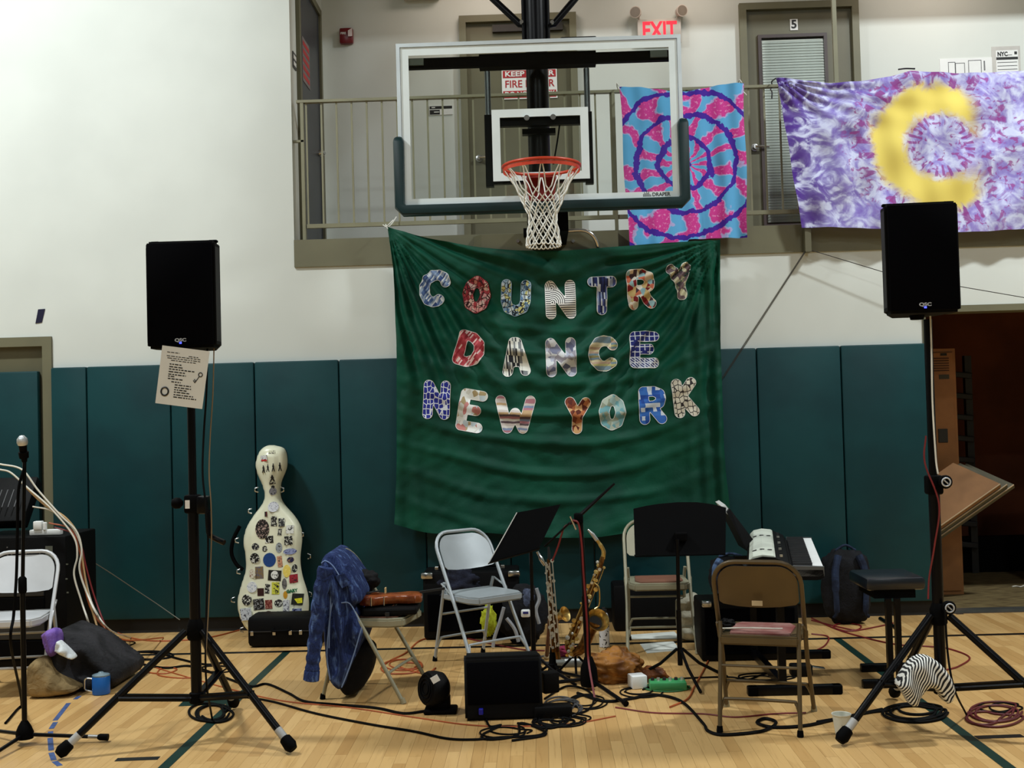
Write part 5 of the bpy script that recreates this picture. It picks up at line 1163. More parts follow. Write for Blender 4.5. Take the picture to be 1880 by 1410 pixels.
MB().rbox((ax0+.02, 7.98, az*.55), (.03, .2, .05), .006).build('side_handle', m_cabside, am)
o = lump((P(845, 1068, 7.74).x, 7.74, P(845, 1072, 7.74).z), (.13, .05, .10), 9, .35, 2.3, fold=.25).build('navy_coat', cloth_mat('navy_cloth', (34, 38, 56), (14, 16, 26)), None, smooth=True); rebase(o); tag(o, 'dark navy coat bundled on the amplifier front', 'coat')
bx_ = FL(955, 1195)
bp = thing('backpack', 'black backpack with grey straps and yellow pouch behind chair', 'backpack', (P(950, 1150, 7.55).x, 7.6, 0))
lump((P(962, 1150, 7.65).x, 7.68, .19), (.15, .10, .19), 12, .18, 2, floorz=.005, fold=.08, sq=.8).build('bag', cloth_mat('black_nylon', (20, 21, 26), (8, 8, 10)), bp, smooth=True)
lump((P(897, 1135, 7.6).x, 7.6, P(897, 1140, 7.6).z), (.05, .04, .10), 14, .25, 2.3, fold=.2).build('yellow_pouch', cloth_mat('neon_cloth', (206, 212, 60), (150, 160, 30)), bp, smooth=True)
for a in ([(925, 1115), (918, 1140), (908, 1170), (905, 1188)], [(985, 1080), (990, 1100), (984, 1120), (990, 1145)], [(930, 1135), (945, 1155), (952, 1178)]):
    MB().tube(spline([P(u, v, 7.53) for u, v in a], 5), .013, 6).build('strap', mat('grey_webbing', (150, 154, 160), .8), bp, smooth=True)
lump((P(968, 1100, 7.6).x, 7.62, P(968, 1105, 7.6).z), (.05, .04, .08), 15, .2, 2, fold=.2).build('grey_pocket', cloth_mat('slate_cloth', (86, 94, 116), (56, 62, 80)), bp, smooth=True)
MB().rbox(P(965, 1126, 7.52), (.06, .03, .05), .01).build('tissue_pack', m_white, bp, smooth=True); MB().box(P(965, 1125, 7.502), (.035, .003, .014)).build('blue_label', mat('print_blue', (30, 30, 110), .5), bp)
# ---------------------------------------------------------------- music stands
def base3(t, c, rad, angs, h, m=None, r=.009):
    for a in angs:
        d = Vector((math.cos(a), math.sin(a), 0)); MB().tube([Vector((c[0], c[1], h))+d*.015, Vector((c[0], c[1], h*.55))+d*rad*.4, Vector((c[0], c[1], .012))+d*rad], r, 8).build('leg', m or m_black, t, smooth=True)
Ym = 6.55; pc1 = P(976, 1060, Ym)
s1 = thing('music_stand', 'black music stand with tilted desk beside the grey chair', 'music stand', (pc1.x, Ym, 0), 0, 'black music stands')
zd = P(975, 1010, Ym).z; MB().cyl((pc1.x, Ym, .06), (pc1.x, Ym, zd*.62), .014, 12).build('lower_tube', m_black, s1, smooth=True); MB().cyl((pc1.x, Ym, zd*.6), (pc1.x, Ym, zd+.03), .010, 12).build('upper_tube', m_black, s1, smooth=True)
base3(s1, (pc1.x, Ym), .27, (math.radians(200), math.radians(330), math.radians(80)), .16)
dk = [P(896, 1036, Ym-.12), P(949, 941, Ym+.02), P(1029, 926, Ym+.10), P(988, 1010, Ym-.02)]
nrm = (dk[1]-dk[0]).cross(dk[3]-dk[0]).normalized()
MB().prism(dk, nrm*.004).build('desk', m_blackm, s1); MB().tube([dk[0], dk[1]], .003, 5).build('desk_edge', mat('pale_edge', (196, 196, 190), .5), s1)  # pale strip along one side edge of the desk
MB().prism([dk[0], dk[3], dk[3]+(-nrm if nrm.y > 0 else nrm)*.05, dk[0]+(-nrm if nrm.y > 0 else nrm)*.05], (0, 0, .004)).build('desk_shelf', m_blackm, s1)
b2_ = FL(1250, 1254); s2 = thing('music_stand', 'black music stand seen from behind in front of beige chair', 'music stand', (b2_.x, b2_.y, 0), 0, 'black music stands')
Ym2 = b2_.y; MB().cyl((b2_.x, Ym2, .10), (b2_.x, Ym2, P(1250, 1120, Ym2).z), .0145, 12).build('lower_tube', m_black, s2, smooth=True)
MB().cyl((b2_.x, Ym2, .3), (b2_.x+.005, Ym2, P(1248, 990, Ym2).z), .0105, 12).build('upper_tube', m_black, s2, smooth=True)
base3(s2, (b2_.x, Ym2), .28, (math.radians(165), math.radians(285), math.radians(15)), .19)
dp = [(1163, 934), (1166, 1019), (1332, 1018), (1333, 932), (1310, 926), (1280, 922), (1245, 922), (1210, 925), (1185, 929)]
MB().prism([P(u, v, Ym2+.05+(1019-v)*.0012) for u, v in dp], (0, .004, 0)).build('desk', m_blackm, s2)
MB().bb(P(1166, 1018, Ym2+.05).x, P(1332, 1018, Ym2+.05).x, Ym2+.05, Ym2+.115, P(1250, 1021, Ym2+.05).z, P(1250, 1019, Ym2+.05).z).build('desk_shelf', m_blackm, s2)
MB().rbox(P(1250, 985, Ym2+.07), (.07, .05, .05), .008).build('tilt_bracket', m_blackm, s2)
o = MB().prism([P(1325, 930, 6.95), P(1332, 927, 6.95), P(1392, 1005, 6.85), P(1384, 1010, 6.85)], (0, .25, .01)).build('sheet_music', mat('sheet_paper', (206, 208, 204), .8)); tag(o, 'open white sheet music standing on the keyboard rest', 'sheet music')
o = MB().prism([P(1335, 940, 6.9), P(1340, 934, 6.9), P(1396, 1008, 6.8), P(1372, 1012, 6.8)], (0, .3, .0)).build('music_folder', m_cab); tag(o, 'black music folder leaning beside the keyboard', 'folder')
# ---------------------------------------------------------------- centre microphone stand with boom
c = FL(1082, 1266); mc = thing('microphone_stand', 'black boom microphone stand with red cable between the saxophones', 'microphone stand', (c.x, c.y, 0)); cy_ = c.y
zt2 = P(1062, 955, cy_).z; tx = P(1066, 960, cy_).x
MB().cyl((c.x, cy_, .06), (c.x-.01, cy_, zt2*.55), .0185, 14).build('lower_tube', m_black, mc, smooth=True); MB().tube([(c.x-.01, cy_, zt2*.5), (tx, cy_, zt2)], .013, 12).build('upper_tube', m_black, mc, smooth=True)
MB().lathe((c.x, cy_, .02), (0, 0, 1), [(0, .045), (.03, .05), (.10, .045), (.16, .022)], 14).build('leg_hub', m_blackm, mc, smooth=True)
for u, v in ((985, 1262), (1010, 1236), (1150, 1298)):
    e = FL(u, v); e.z = .016; lg = MB().tube([(c.x, cy_, .06), e], .011, 8).build('leg', m_black, mc, smooth=True); d = (e-Vector((c.x, cy_, .06))).normalized(); MB().lathe(e-d*.03, d, [(0, .013), (.03, .016)], 10).build('rubber_foot', m_blackm, lg, smooth=True)
MB().tube([P(1046, 962, cy_-.02), P(1066, 945, cy_-.02), P(1128, 888, cy_+.05)], [.009, .011, .006], 8).build('boom_arm', m_black, mc, smooth=True)
MB().rbox(P(1062, 952, cy_-.01), (.05, .05, .06), .01).build('boom_clutch', m_blackm, mc, smooth=True); MB().tube([P(1047, 948, cy_-.04), P(1058, 972, cy_-.04)], .006, 8).build('clutch_lever', m_chrome, mc, smooth=True)
MB().tube([P(1046, 960, cy_-.02), P(1000, 1003, cy_+.05)], .006, 8).build('boom_tail', m_black, mc, smooth=True)
cable('microphone_cable', 'red cable running down the centre boom microphone stand', [P(1052, 955, cy_-.05), P(1062, 962, cy_-.05), P(1068, 1000, cy_-.04), P(1071, 1050, cy_-.03), P(1074, 1090, cy_-.03), P(1078, 1150, cy_-.03), P(1080, 1210, cy_-.03), FL(1092, 1285)], .006, m_rc)
cable('microphone_cable', 'short red cable drooping beside the soprano saxophone', [P(1050, 958, cy_), P(1036, 968, cy_+.02), P(1031, 982, cy_+.03), P(1024, 1005, cy_+.05), P(1014, 1030, cy_+.06)], .005, m_rc)
a, b = P(1000, 1038, 6.62), P(986, 1012, 6.62); cm = thing('microphone', 'silver clip microphone pointing at the soprano saxophone', 'microphone', a)
MB().lathe(a, b-a, [(0, .008), (.02, .012), (.05, .014), (.056, .010), (.09, .008)], 12).build('capsule', m_chrome, cm, smooth=True)
# ---------------------------------------------------------------- saxophones and flute
m_brass = mat('lacquered_brass', (236, 208, 132), .3, .9, c2=(196, 156, 84), nscale=30); m_silv = mat('silver_keys', (240, 238, 228), .32, .85, var=.1, nscale=30); m_dkbr = mat('dark_brass', (120, 82, 40), .3, .9, var=.3)
Ya = 6.78
al = thing('alto_saxophone', 'golden alto saxophone standing right of the boom stand', 'saxophone', (P(1055, 1190, Ya).x, Ya, 0))
bodyp = [P(1107, 1022, Ya), P(1098, 1050, Ya), P(1084, 1085, Ya), P(1068, 1125, Ya), P(1053, 1162, Ya), P(1045, 1182, Ya), P(1050, 1196, Ya), P(1064, 1194, Ya-.03), P(1075, 1180, Ya-.05), P(1083, 1160, Ya-.06), P(1092, 1143, Ya-.09)]
pl = spline(bodyp, 5); n_ = len(pl); MB().tube(pl, [lerp(.014, .036, (i/(n_-1))**.9) for i in range(n_)], 16).build('body', mat('aged_brass', (150, 108, 56), .3, .85, c2=(86, 54, 26), nscale=40), al, smooth=True)
bc = P(1094, 1142, Ya-.10); bd = (P(1108, 1128, Ya-.20)-bc).normalized()
bel = MB()
for (t0, r0_) in ((0, 0),): pass
q = MB(); ax_ = bd; nx = ax_.orthogonal().normalized(); ny = ax_.cross(nx); prof = [(-.04, .036), (0, .044), (.02, .055), (.034, .068), (.036, .069), (.03, .062), (.0, .043), (-.03, .034)]
vs = []; fs = []
for t, r_ in prof:
    for k in range(24): an = 2*PI*k/24; vs.append(bc+ax_*t+(nx*math.cos(an)+ny*math.sin(an))*r_)
for i in range(len(prof)-1):
    for k in range(24): fs.append((i*24+k, i*24+(k+1) % 24, (i+1)*24+(k+1) % 24, (i+1)*24+k))
fs.append(tuple((len(prof)-1)*24+k for k in range(24)))
q.add(vs, fs).build('bell', m_brass, al, smooth=True)
MB().lathe(bc+ax_*-.012, ax_, [(0, .041), (.004, .0415)], 22).build('bell_shade', m_ink, al)  # black disc standing in for the shade deep inside the bell
MB().tube(spline([P(1107, 1026, Ya), P(1108, 1012, Ya), P(1102, 1000, Ya), P(1095, 990, Ya)], 5), [.013]*6+[.012]*5+[.010]*5, 12).build('neck', m_brass, al, smooth=True)
MB().tube([P(1096, 992, Ya), P(1088, 981, Ya), P(1079, 972, Ya)], [.012, .012, .005], 10).build('mouthpiece', mat('silver_mouthpiece', (200, 200, 200), .25, .8), al, smooth=True)
keys = []
for i in range(44):
    t = .05+.58*(i/44); j = int(t*(n_-1)); p = pl[j]; tg_ = (pl[j+1]-pl[j-1]).normalized(); sd2 = Vector((0, -1, 0)); lat = tg_.cross(sd2).normalized()
    off = lat*random.uniform(-.03, .034)+Vector((0, -random.uniform(.026, .042), 0)); r_ = random.uniform(.007, .0145)
    ko = MB().lathe(p+off, (lat*random.uniform(-.4, .4)+Vector((0, -1, .1))), [(0, r_*.6), (.003, r_), (.006, r_), (.007, r_*.5)], 10).build('key', m_brass if i % 3 else m_silv, al, smooth=True)
for k in (-.022, .0, .024):
    q = [pl[j]+Vector((k, -.034, 0)) for j in range(4, int(n_*.52), 3)]; MB().tube(q, .0028, 5).build('key_rod', m_brass, al, smooth=True)
MB().tube(spline([P(1092, 1070, Ya-.04), P(1100, 1080, Ya-.05), P(1100, 1110, Ya-.05), P(1092, 1118, Ya-.05)], 5), .004, 6).build('key_guard', m_brass, al, smooth=True)
for a in (25, 155, 270): d = Vector((math.cos(math.radians(a)), math.sin(math.radians(a)), 0)); MB().tube([P(1056, 1200, Ya)+Vector((0, 0, .0)), Vector((P(1056, 1200, Ya).x, Ya, .01))+d*.10], .007, 8).build('rest_leg', m_blackm, al, smooth=True)
Ys = 6.74
so = thing('soprano_saxophone', 'slim silver keyed soprano saxophone upright on a peg', 'saxophone', (P(1016, 1236, Ys).x, Ys, 0))
a, b = P(1007, 1026, Ys), P(1019, 1196, Ys)
MB().tube([a, a.lerp(b, .5), b], [.010, .016, .024], 14).build('body', m_dkbr, so, smooth=True)
for i in range(44):
    t = .02+.95*i/44; p = a.lerp(b, t); r_ = random.uniform(.006, .012)
    MB().lathe(p+Vector((random.uniform(-.022, .024), -.012-.014*t, 0)), (random.uniform(-.5, .5), -1, .1), [(0, r_*.6), (.003, r_), (.006, r_*.9)], 9).build('key', m_silv, so, smooth=True)
for k in (-.018, .004, .022): MB().tube([a+Vector((k, -.022, -.02)), b+Vector((k*1.2, -.034, .03))], .003, 5).build('key_rod', m_silv, so, smooth=True)
MB().tube([P(1008, 1028, Ys), P(1008, 1014, Ys), P(1007, 1004, Ys)], [.010, .009, .006], 10).build('mouthpiece', m_ink, so, smooth=True)
MB().lathe(P(1015, 1238, Ys)*1.0, (0, 0, 1), [(0, .014), (.03, .024), (.06, .028), (.065, .022), (.11, .018), (.16, .012)], 14).build('peg', m_blackm, so, smooth=True)
fb = FL(1015, 1243); base3(so, (fb.x, Ys), .15, (math.radians(190), math.radians(310), math.radians(70)), .06, m_blackm, .008)
# hidden brass bell of a curved horn and a wooden flute on the same pegs
p = P(1030, 1130, 6.95); hb = thing('brass_horn', 'brass horn bell poking out behind the soprano saxophone', 'horn', (p.x, 6.97, 0)); d = Vector((.75, -.55, .35))
MB().lathe(p-d*.03, d, [(0, .018), (.03, .026), (.05, .036), (.062, .047), (.064, .047), (.055, .036), (.03, .022)], 20).build('bell', m_brass, hb, smooth=True); MB().tube(spline([p, p+Vector((-.03, .03, -.04)), p+Vector((-.035, .04, -.15)), (p.x-.02, 7.0, .01)], 5), .016, 10).build('tube', m_dkbr, hb, smooth=True)
a, b = P(1009, 1130, 6.80), FL(1004, 1210); b.z = .012; fl = thing('wooden_flute', 'brown wooden flute with ivory ring beside the soprano saxophone', 'flute', (b.x, b.y, 0))
MB().tube([a, b], [.009, .013], 10).build('tube', mat('cocobolo', (104, 40, 20), .35, var=.3), fl, smooth=True); MB().lathe(b+Vector((0, 0, .0)), a-b, [(0, .014), (.004, .02), (.02, .02), (.026, .014)], 14).build('end_ring', mat('ivory', (214, 196, 160), .4), fl, smooth=True)
bt = FL(1110, 1188); bo = thing('water_bottle', 'patterned black and white water bottle behind saxophone', 'bottle', (bt.x, bt.y, 0)); hgt = P(1110, 1120, bt.y).z
MB().lathe((bt.x, bt.y, 0), (0, 0, 1), [(0, .03), (.004, .034), (hgt*.78, .034), (hgt*.9, .026), (hgt*.93, .02)], 20).build('flask', stickmat('bottle', (206, 206, 206), (36, 34, 40), 'blob', 26), bo, smooth=True); MB().lathe((bt.x, bt.y, hgt*.93), (0, 0, 1), [(0, .021), (hgt*.09, .021), (hgt*.1, .012), (hgt*.15, .010)], 14).build('cap', m_ink, bo, smooth=True)
# brown fabric bag, pedals and boxes in the middle
bb_ = FL(1130, 1255); q = lump((bb_.x, bb_.y+.06, .085), (.165, .12, .105), 21, .25, 1.4, 90, 56, floorz=.003, fold=.16)
place(q, 'fabric_bag', cloth_mat('ochre_satin', (156, 104, 44), (96, 56, 20), .5, 7, 1.0, 9), 'crumpled ochre brown satin bag on the floor', 'bag')
o = lump((bb_.x+.20, bb_.y+.05, .035), (.09, .05, .05), 23, .3, 1.5, floorz=.003, fold=.1); place(o, 'fabric_pouch', cloth_mat('rust_satin', (120, 66, 26), (70, 34, 12), .5, 7, .8, 16), 'small rust brown satin pouch beside the ochre bag', 'pouch')
w = FL(1172, 1266); o = MB().rbox((w.x, w.y+.05, .035), (.085, .09, .07), .005, Matrix.Rotation(.25, 3, 'Z')).build('white_box', m_white, None, smooth=True); rebase(o); o.location.z = .001; tag(o, 'small white cardboard box next to green pedals', 'box')
w = FL(1228, 1270); pd = thing('effects_pedal', 'flat green effects pedal unit with rows of knobs', 'effects pedal', (w.x, w.y+.06, 0))
MB().rbox((w.x, w.y+.06, .025), (.20, .11, .045), .008).build('enclosure', mat('green_enclosure', (60, 150, 90), .4), pd, smooth=True)
for i in range(6): MB().lathe((w.x-.08+i*.032, w.y+.07, .047), (0, 0, 1), [(0, .011), (.014, .009), (.015, .006)], 10).build('knob', m_silv if i % 2 else m_ink, pd, smooth=True)
w = FL(1045, 1226); ph = thing('effects_pedal', 'flat grey pedal with white label by the alto saxophone', 'effects pedal', (w.x, w.y+.05, 0)); MB().rbox((w.x, w.y+.05, .018), (.16, .09, .034), .006).build('enclosure', mat('grey_enclosure', (120, 122, 116), .5), ph, smooth=True); MB().box((w.x+.02, w.y+.05, .0365), (.09, .05, .002)).build('label', m_white, ph)
o = lump((FL(1040, 1205).x, FL(1040, 1205).y, .03), (.10, .06, .035), 31, .3, 2, floorz=.002, fold=.2); place(o, 'maroon_cloth', cloth_mat('maroon_cloth', (130, 40, 66), (60, 20, 34)), 'crumpled maroon cloth under the alto saxophone', 'cloth')
# floor papers
for pts, lb in (([(1158, 1166), (1238, 1160), (1250, 1173), (1160, 1174)], 'pale sheet lying flat beneath the beige chair, rear one'), ([(1175, 1183), (1236, 1178), (1250, 1194), (1188, 1200)], 'white sheet lying flat beneath the beige chair, front one')):
    o = MB().prism([FL(u, v) for u, v in pts], (0, 0, .003)).build('paper_sheet', mat('sheet_paper2', (214, 218, 210), .8)); tag(o, lb, 'paper')
def seatp(u, v, Y): p = P(u, v, Y); p.z = max(p.z, .462); return p
cable('seat_cable', 'white cable lying on the bronze chair seat', [seatp(1322, 1172, 5.60), seatp(1336, 1160, 5.60), seatp(1362, 1163, 5.60), seatp(1400, 1171, 5.58), seatp(1428, 1177, 5.56), seatp(1437, 1170, 5.56)], .004, m_wc)
w = seatp(1334, 1168, 5.66); o = lump((w.x, w.y, .475), (.045, .04, .022), 51, .3, 2.2, fold=.2, floorz=.4485).build('small_gadget', m_cab, None, smooth=True); rebase(o); tag(o, 'small black gadget on the bronze chair seat', 'gadget')
# ---------------------------------------------------------------- fan and floor monitor
f0 = FL(805, 1310); fn = thing('desk_fan', 'small round black fan beside the floor monitor', 'fan', (f0.x, f0.y+.03, 0)); fc = P(800, 1264, f0.y+.03); d = Vector((-.75, -.55, .12)).normalized()
MB().lathe(fc-d*.06, d, [(0, .03), (.008, .06), (.03, .083), (.06, .09), (.10, .09), (.115, .083), (.12, .06), (.122, .02)], 28).build('housing', m_cab, fn, smooth=True)
q = MB()
for r_ in (.03, .05, .07): q.tube([fc+d*.064+(d.orthogonal().normalized()*math.cos(a)+d.cross(d.orthogonal().normalized())*math.sin(a))*r_ for a in [2*PI*k/24 for k in range(24)]], .003, 5, closed=True)
q.build('guard', m_blackm, fn)['kind'] = 'stuff'
MB().rbox((f0.x+.01, f0.y+.03, .05), (.10, .08, .1), .02).build('neck', m_blackm, fn, smooth=True); MB().rbox((f0.x+.01, f0.y+.03, .012), (.17, .13, .024), .01).build('base', m_blackm, fn, smooth=True)
MB().box(P(799, 1247, f0.y-.065), (.04, .004, .034), Matrix.Rotation(-.5, 3, 'Y')).build('rating_label', m_white, fn)
v0, v1 = FL(860, 1324), FL(992, 1314); mo = thing('floor_monitor', 'black wedge floor monitor at the front centre', 'loudspeaker', ((v0.x+v1.x)/2, v0.y+.14, 0)); mw = v1.x-v0.x+.03; mz = P(920, 1208, v0.y+.03).z; mcx = (v0.x+v1.x)/2; my0 = v0.y
Rz = Matrix.Rotation(.06, 3, 'Z')
prof = [(0, 0), (0, .06), (.05, mz), (.09, mz+.005), (.27, mz-.02), (.27, 0)]
bm = bmesh.new(); A_ = [bm.verts.new((-mw/2, y, z)) for y, z in prof]; B_ = [bm.verts.new((mw/2, y, z)) for y, z in prof]; bm.faces.new(A_); bm.faces.new(B_[::-1])
for i in range(6): bm.faces.new((A_[i], B_[i], B_[(i+1) % 6], A_[(i+1) % 6]))
bmesh.ops.bevel(bm, geom=list(bm.edges), offset=.012, segments=2, affect='EDGES'); bm.verts.ensure_lookup_table()
q = MB().add([Rz@v_.co+Vector((mcx, my0, .002)) for v_ in bm.verts], [tuple(v_.index for v_ in f_.verts) for f_ in bm.faces]); bm.free(); q.build('cabinet', m_cab, mo, smooth=True)
th = math.atan2(.05, mz-.06); Rx = Rz@Matrix.Rotation(-th, 3, 'X')
MB().rbox(Rz@Vector((.0, .022, (mz+.06)/2))+Vector((mcx, my0, 0)), (mw-.03, .008, mz-.10), .003, Rx).build('grille', m_grille, mo, smooth=True)
pb = P(883, 1302, my0-.01); MB().rbox((pb.x, my0-.012, .05), (.022, .03, .03), .004).build('power_plug', mat('plug_blue', (20, 24, 150), .4), mo)
# power adapters and splitter heap
w = FL(1015, 1322); o = MB().rbox((w.x, w.y+.06, .032), (.19, .09, .06), .008, Matrix.Rotation(.1, 3, 'Z')).build('power_adapter', m_cab, None, smooth=True); rebase(o); o.location.z = .001; tag(o, 'black power supply block under the cable tangle', 'power supply')
w = FL(1010, 1300); o = MB().rbox((w.x, w.y+.08, .10), (.09, .07, .11), .01, Matrix.Rotation(.4, 3, 'Z')).build('splitter_box', m_cab, None, smooth=True); rebase(o); o.location.z = .062; tag(o, 'black cable splitter box standing behind the monitor corner', 'splitter box')
# ---------------------------------------------------------------- keyboard, its stand and bench
KZ = .70
A0, A1 = FL(1511, 1042, KZ), FL(1487, 985, KZ)      # front (player's) edge: near end, far end
kd = Vector((A1.x-A0.x, A1.y-A0.y, 0)); KL = min(kd.length, 1.38); kd.normalize(); kw = Vector((-kd.y, kd.x, 0))      # kw points to the rear of the instrument (left)
kc_ = A0+kd*KL/2+kw*.19; kb = thing('keyboard', 'black and white electric keyboard seen end on', 'keyboard', (kc_.x, kc_.y, KZ-.06))
def kp(l, w, z): return A0+kd*l+kw*w+Vector((0, 0, z))
def kprism(prof, l0, l1, name, m, par=kb): return MB().prism([kp(l0, w, z) for w, z in prof], kd*(l1-l0)).build(name, m, par, smooth=False)
kprism([(-.005, -.05), (.0, -.012), (.15, -.012), (.17, .02), (.24, .05), (.30, .055), (.36, .04), (.385, .0), (.38, -.04), (.33, -.065), (.03, -.065)], 0, KL, 'body', m_cab)
kprism([(.235, .05), (.245, .057), (.30, .063), (.35, .052), (.372, .03), (.365, .025), (.30, .05)], .02, KL-.02, 'rear_panel', mat('panel_white', (214, 220, 206), .4))
for l, w_, z_ in [(l_, *wz) for l_ in (.26, KL-.42) for wz in ((.262, .0595), (.302, .0625), (.342, .0545))]:
    MB().lathe(kp(l, w_, z_), kw*(.35 if w_ > .32 else 0)+Vector((0, 0, 1)), [(0, .0125), (.003, .0125)], 14).build('speaker_hole', m_ink, kb)
for i in range(12): MB().box(kp(.12+i*.1, .205, .046), (.014, .014, .012)).build('button', m_silv if i % 3 == 0 else m_cabside, kb)
um = None
nk = 50
for i in range(nk):
    l0 = .03+(KL-.06)*i/nk; l1 = .03+(KL-.06)*(i+1)/nk-.0012
    MB().prism([kp(l0, -.002, .002), kp(l1, -.002, .002), kp(l1, .145, .002), kp(l0, .145, .002)], (0, 0, -.018)).build('white_key', m_white, kb)
    if i % 7 not in (2, 6) and i < nk-1:
        MB().prism([kp(l1-.006, .05, .016), kp(l1+.007, .05, .016), kp(l1+.007, .148, .016), kp(l1-.006, .148, .016)], (0, 0, -.014)).build('black_key', m_ink, kb)
for l in (0.0, KL-.028): kprism([(-.006, -.045), (-.006, .004), (.15, .008), (.15, -.045)], l, l+.028, 'end_cheek', mat('cheek_grey', (90, 92, 92), .4))
sk = thing('keyboard_stand', 'black column keyboard stand with two floor bars', 'keyboard stand', (1.33, 6.5, 0))
for (u0_, v0_, u1_, v1_) in ((1372, 1277, 1546, 1273), (1330, 1211, 1526, 1209)):
    a, b = FL(u0_, v0_), FL(u1_, v1_); y_ = (a.y+b.y)/2
    MB().rbox(((a.x+b.x)/2, y_, .025), (b.x-a.x, .05, .05), .008).build('floor_bar', m_black, sk, smooth=True)
    for x in (a.x+.03, b.x-.03): MB().rbox((x, y_, .025), (.055, .056, .05), .008).build('rubber_foot', m_blackm, sk)
ya, yb_ = FL(1430, 1275).y, FL(1430, 1210).y; xc_ = FL(1428, 1262).x
MB().bb(xc_-.02, xc_+.02, ya, yb_, .03, .07).build('floor_beam', m_black, sk)
for y_ in (ya+.03, yb_-.03): MB().bb(xc_-.02, xc_+.02, y_-.02, y_+.02, .05, KZ-.10).build('column', m_black, sk)
for y_ in (ya+.03, yb_-.03): MB().bb(xc_-.10, xc_+.22, y_-.018, y_+.018, KZ-.10, KZ-.066).build('support_arm', m_black, sk)
w = FL(1490, 1240); pdl = thing('sustain_pedal', 'black sustain pedal on the floor beneath the keyboard', 'pedal', (w.x, w.y, 0)); MB().rbox((w.x-.06, w.y, .035), (.12, .08, .065), .01).build('housing', m_cab, pdl, smooth=True); MB().rbox((w.x+.03, w.y, .045), (.09, .04, .01), .003, Matrix.Rotation(.15, 3, 'Y')).build('lever', m_chrome, pdl, smooth=True)
bn_ = thing('piano_bench', 'black padded keyboard bench by the right tripod', 'bench', (1.86, 6.45, 0))
x0_, x1_ = P(1590, 1085, 6.28).x, P(1700, 1085, 6.28).x; zs_b = P(1640, 1072, 6.25).z
MB().rbox(((x0_+x1_)/2, 6.45, zs_b-.005), (x1_-x0_, .36, .07), .02).build('seat_cushion', mat('black_vinyl', (18, 24, 32), .3, spec=.6), bn_, smooth=True)
MB().bb(x0_+.05, x1_-.05, 6.3, 6.6, zs_b-.085, zs_b-.035).build('seat_frame', m_blackm, bn_)
for (u0_, u1_, v_) in ((1583, 1700, 1263), (1580, 1700, 1233)):
    a, b = FL(u0_, v_), FL(u1_, v_); MB().rbox(((a.x+b.x)/2, a.y, .022), (b.x-a.x, .045, .044), .008).build('floor_bar', m_black, bn_, smooth=True)
    for u in ((1637, 1654),): 
        for uu in u: xx = FL(uu, v_).x; MB().bb(xx-.014, xx+.014, a.y-.016, a.y+.016, .04, zs_b-.08).build('leg', m_black, bn_)
MB().cyl((P(1640, 1150, 6.4).x, 6.29, .30), (P(1640, 1150, 6.4).x, 6.64, .30), .012, 10).build('leg_bolt', m_black, bn_, smooth=True)
# ---------------------------------------------------------------- bags by the wall, second amplifier
def backpack(cx, y, z0, w_, h_, dp, label, m, ms_):
    t = thing('backpack', label, 'backpack', (cx, y, z0))
    lump((cx, y, z0+h_/2), (w_/2, dp/2, h_/2), 41, .10, 1.8, 40, 30, floorz=z0+.003, fold=.06, sq=.75).build('bag', m, t, smooth=True)
    MB().tube(spline([(cx-.07, y-.02, z0+h_*.98), (cx, y-.02, z0+h_*1.05), (cx+.07, y-.02, z0+h_*.98)], 6), .009, 8).build('grab_loop', ms_, t, smooth=True)
    for s_ in (-1, 1): MB().tube(spline([(cx+s_*.07, y-dp*.45, z0+h_*.93), (cx+s_*.10, y-dp*.56, z0+h_*.75), (cx+s_*.105, y-dp*.6, z0+h_*.5), (cx+s_*.10, y-dp*.55, z0+h_*.2), (cx+s_*.12, y-dp*.5, z0+.06)], 6), [.026]*13+[.02]*6+[.012]*6, 8).build('strap', ms_, t, smooth=True)
    return t
wb = P(1556, 1100, 8.1); backpack(wb.x, 8.13, 0, .34, P(1556, 1008, 8.1).z, .22, 'navy backpack leaning on the pads behind the bench', cloth_mat('black_nylon', (20, 21, 26), (8, 8, 10)), cloth_mat('navy_mesh', (34, 46, 70), (16, 22, 38)))
qx0, qx1 = P(1288, 1150, 6.95).x, P(1470, 1150, 6.95).x; qz = P(1300, 1108, 6.95).z
a2 = thing('keyboard_amplifier', 'black amplifier behind the bronze chair', 'amplifier', ((qx0+qx1)/2, 7.14, 0)); MB().rbox(((qx0+qx1)/2, 7.14, qz/2+.003), (qx1-qx0, .30, qz), .015).build('cabinet', m_cab, a2, smooth=True); MB().rbox(((qx0+qx1)/2, 6.987, qz/2), (qx1-qx0-.05, .01, qz-.08), .004).build('grille', m_grille, a2); MB().rbox((qx0+.04, 7.0, qz-.01), (.06, .05, .04), .01).build('corner_guard', m_chrome, a2, smooth=True)
bx2 = P(1342, 1060, 7.1); g_ = cloth_mat('pale_blue_nylon', (96, 124, 166), (30, 36, 60), sc=14); backpack(bx2.x, 7.12, qz+.006, .26, P(1342, 1022, 7.1).z-qz, .18, 'pale blue and black backpack on the amplifier', cloth_mat('black_nylon', (20, 21, 26), (8, 8, 10)), g_)
w = FL(1268, 1172); place(solid([(1242, 1100), (1256, 1092), (1276, 1086), (1287, 1100), (1289, 1150), (1285, 1172), (1250, 1168), (1243, 1140)], 7.62, .12, .05, .05, fold=lambda x, z: .012*math.sin(z*60)), 'canvas_tote', cloth_mat('cream_canvas', (206, 202, 182), (160, 156, 136), bp=.6, bs=20), 'cream canvas tote bag behind the beige chair', 'bag')
kb2 = P(1180, 1110, 8.1); o = MB().rbox((P(1185, 1115, 8.1).x, 8.14, .16), (.46, .26, .32), .02).build('black_case', m_cab, None, smooth=True); rebase(o); o.location.z = .002; tag(o, 'black box case against the pads behind the beige chair', 'case')
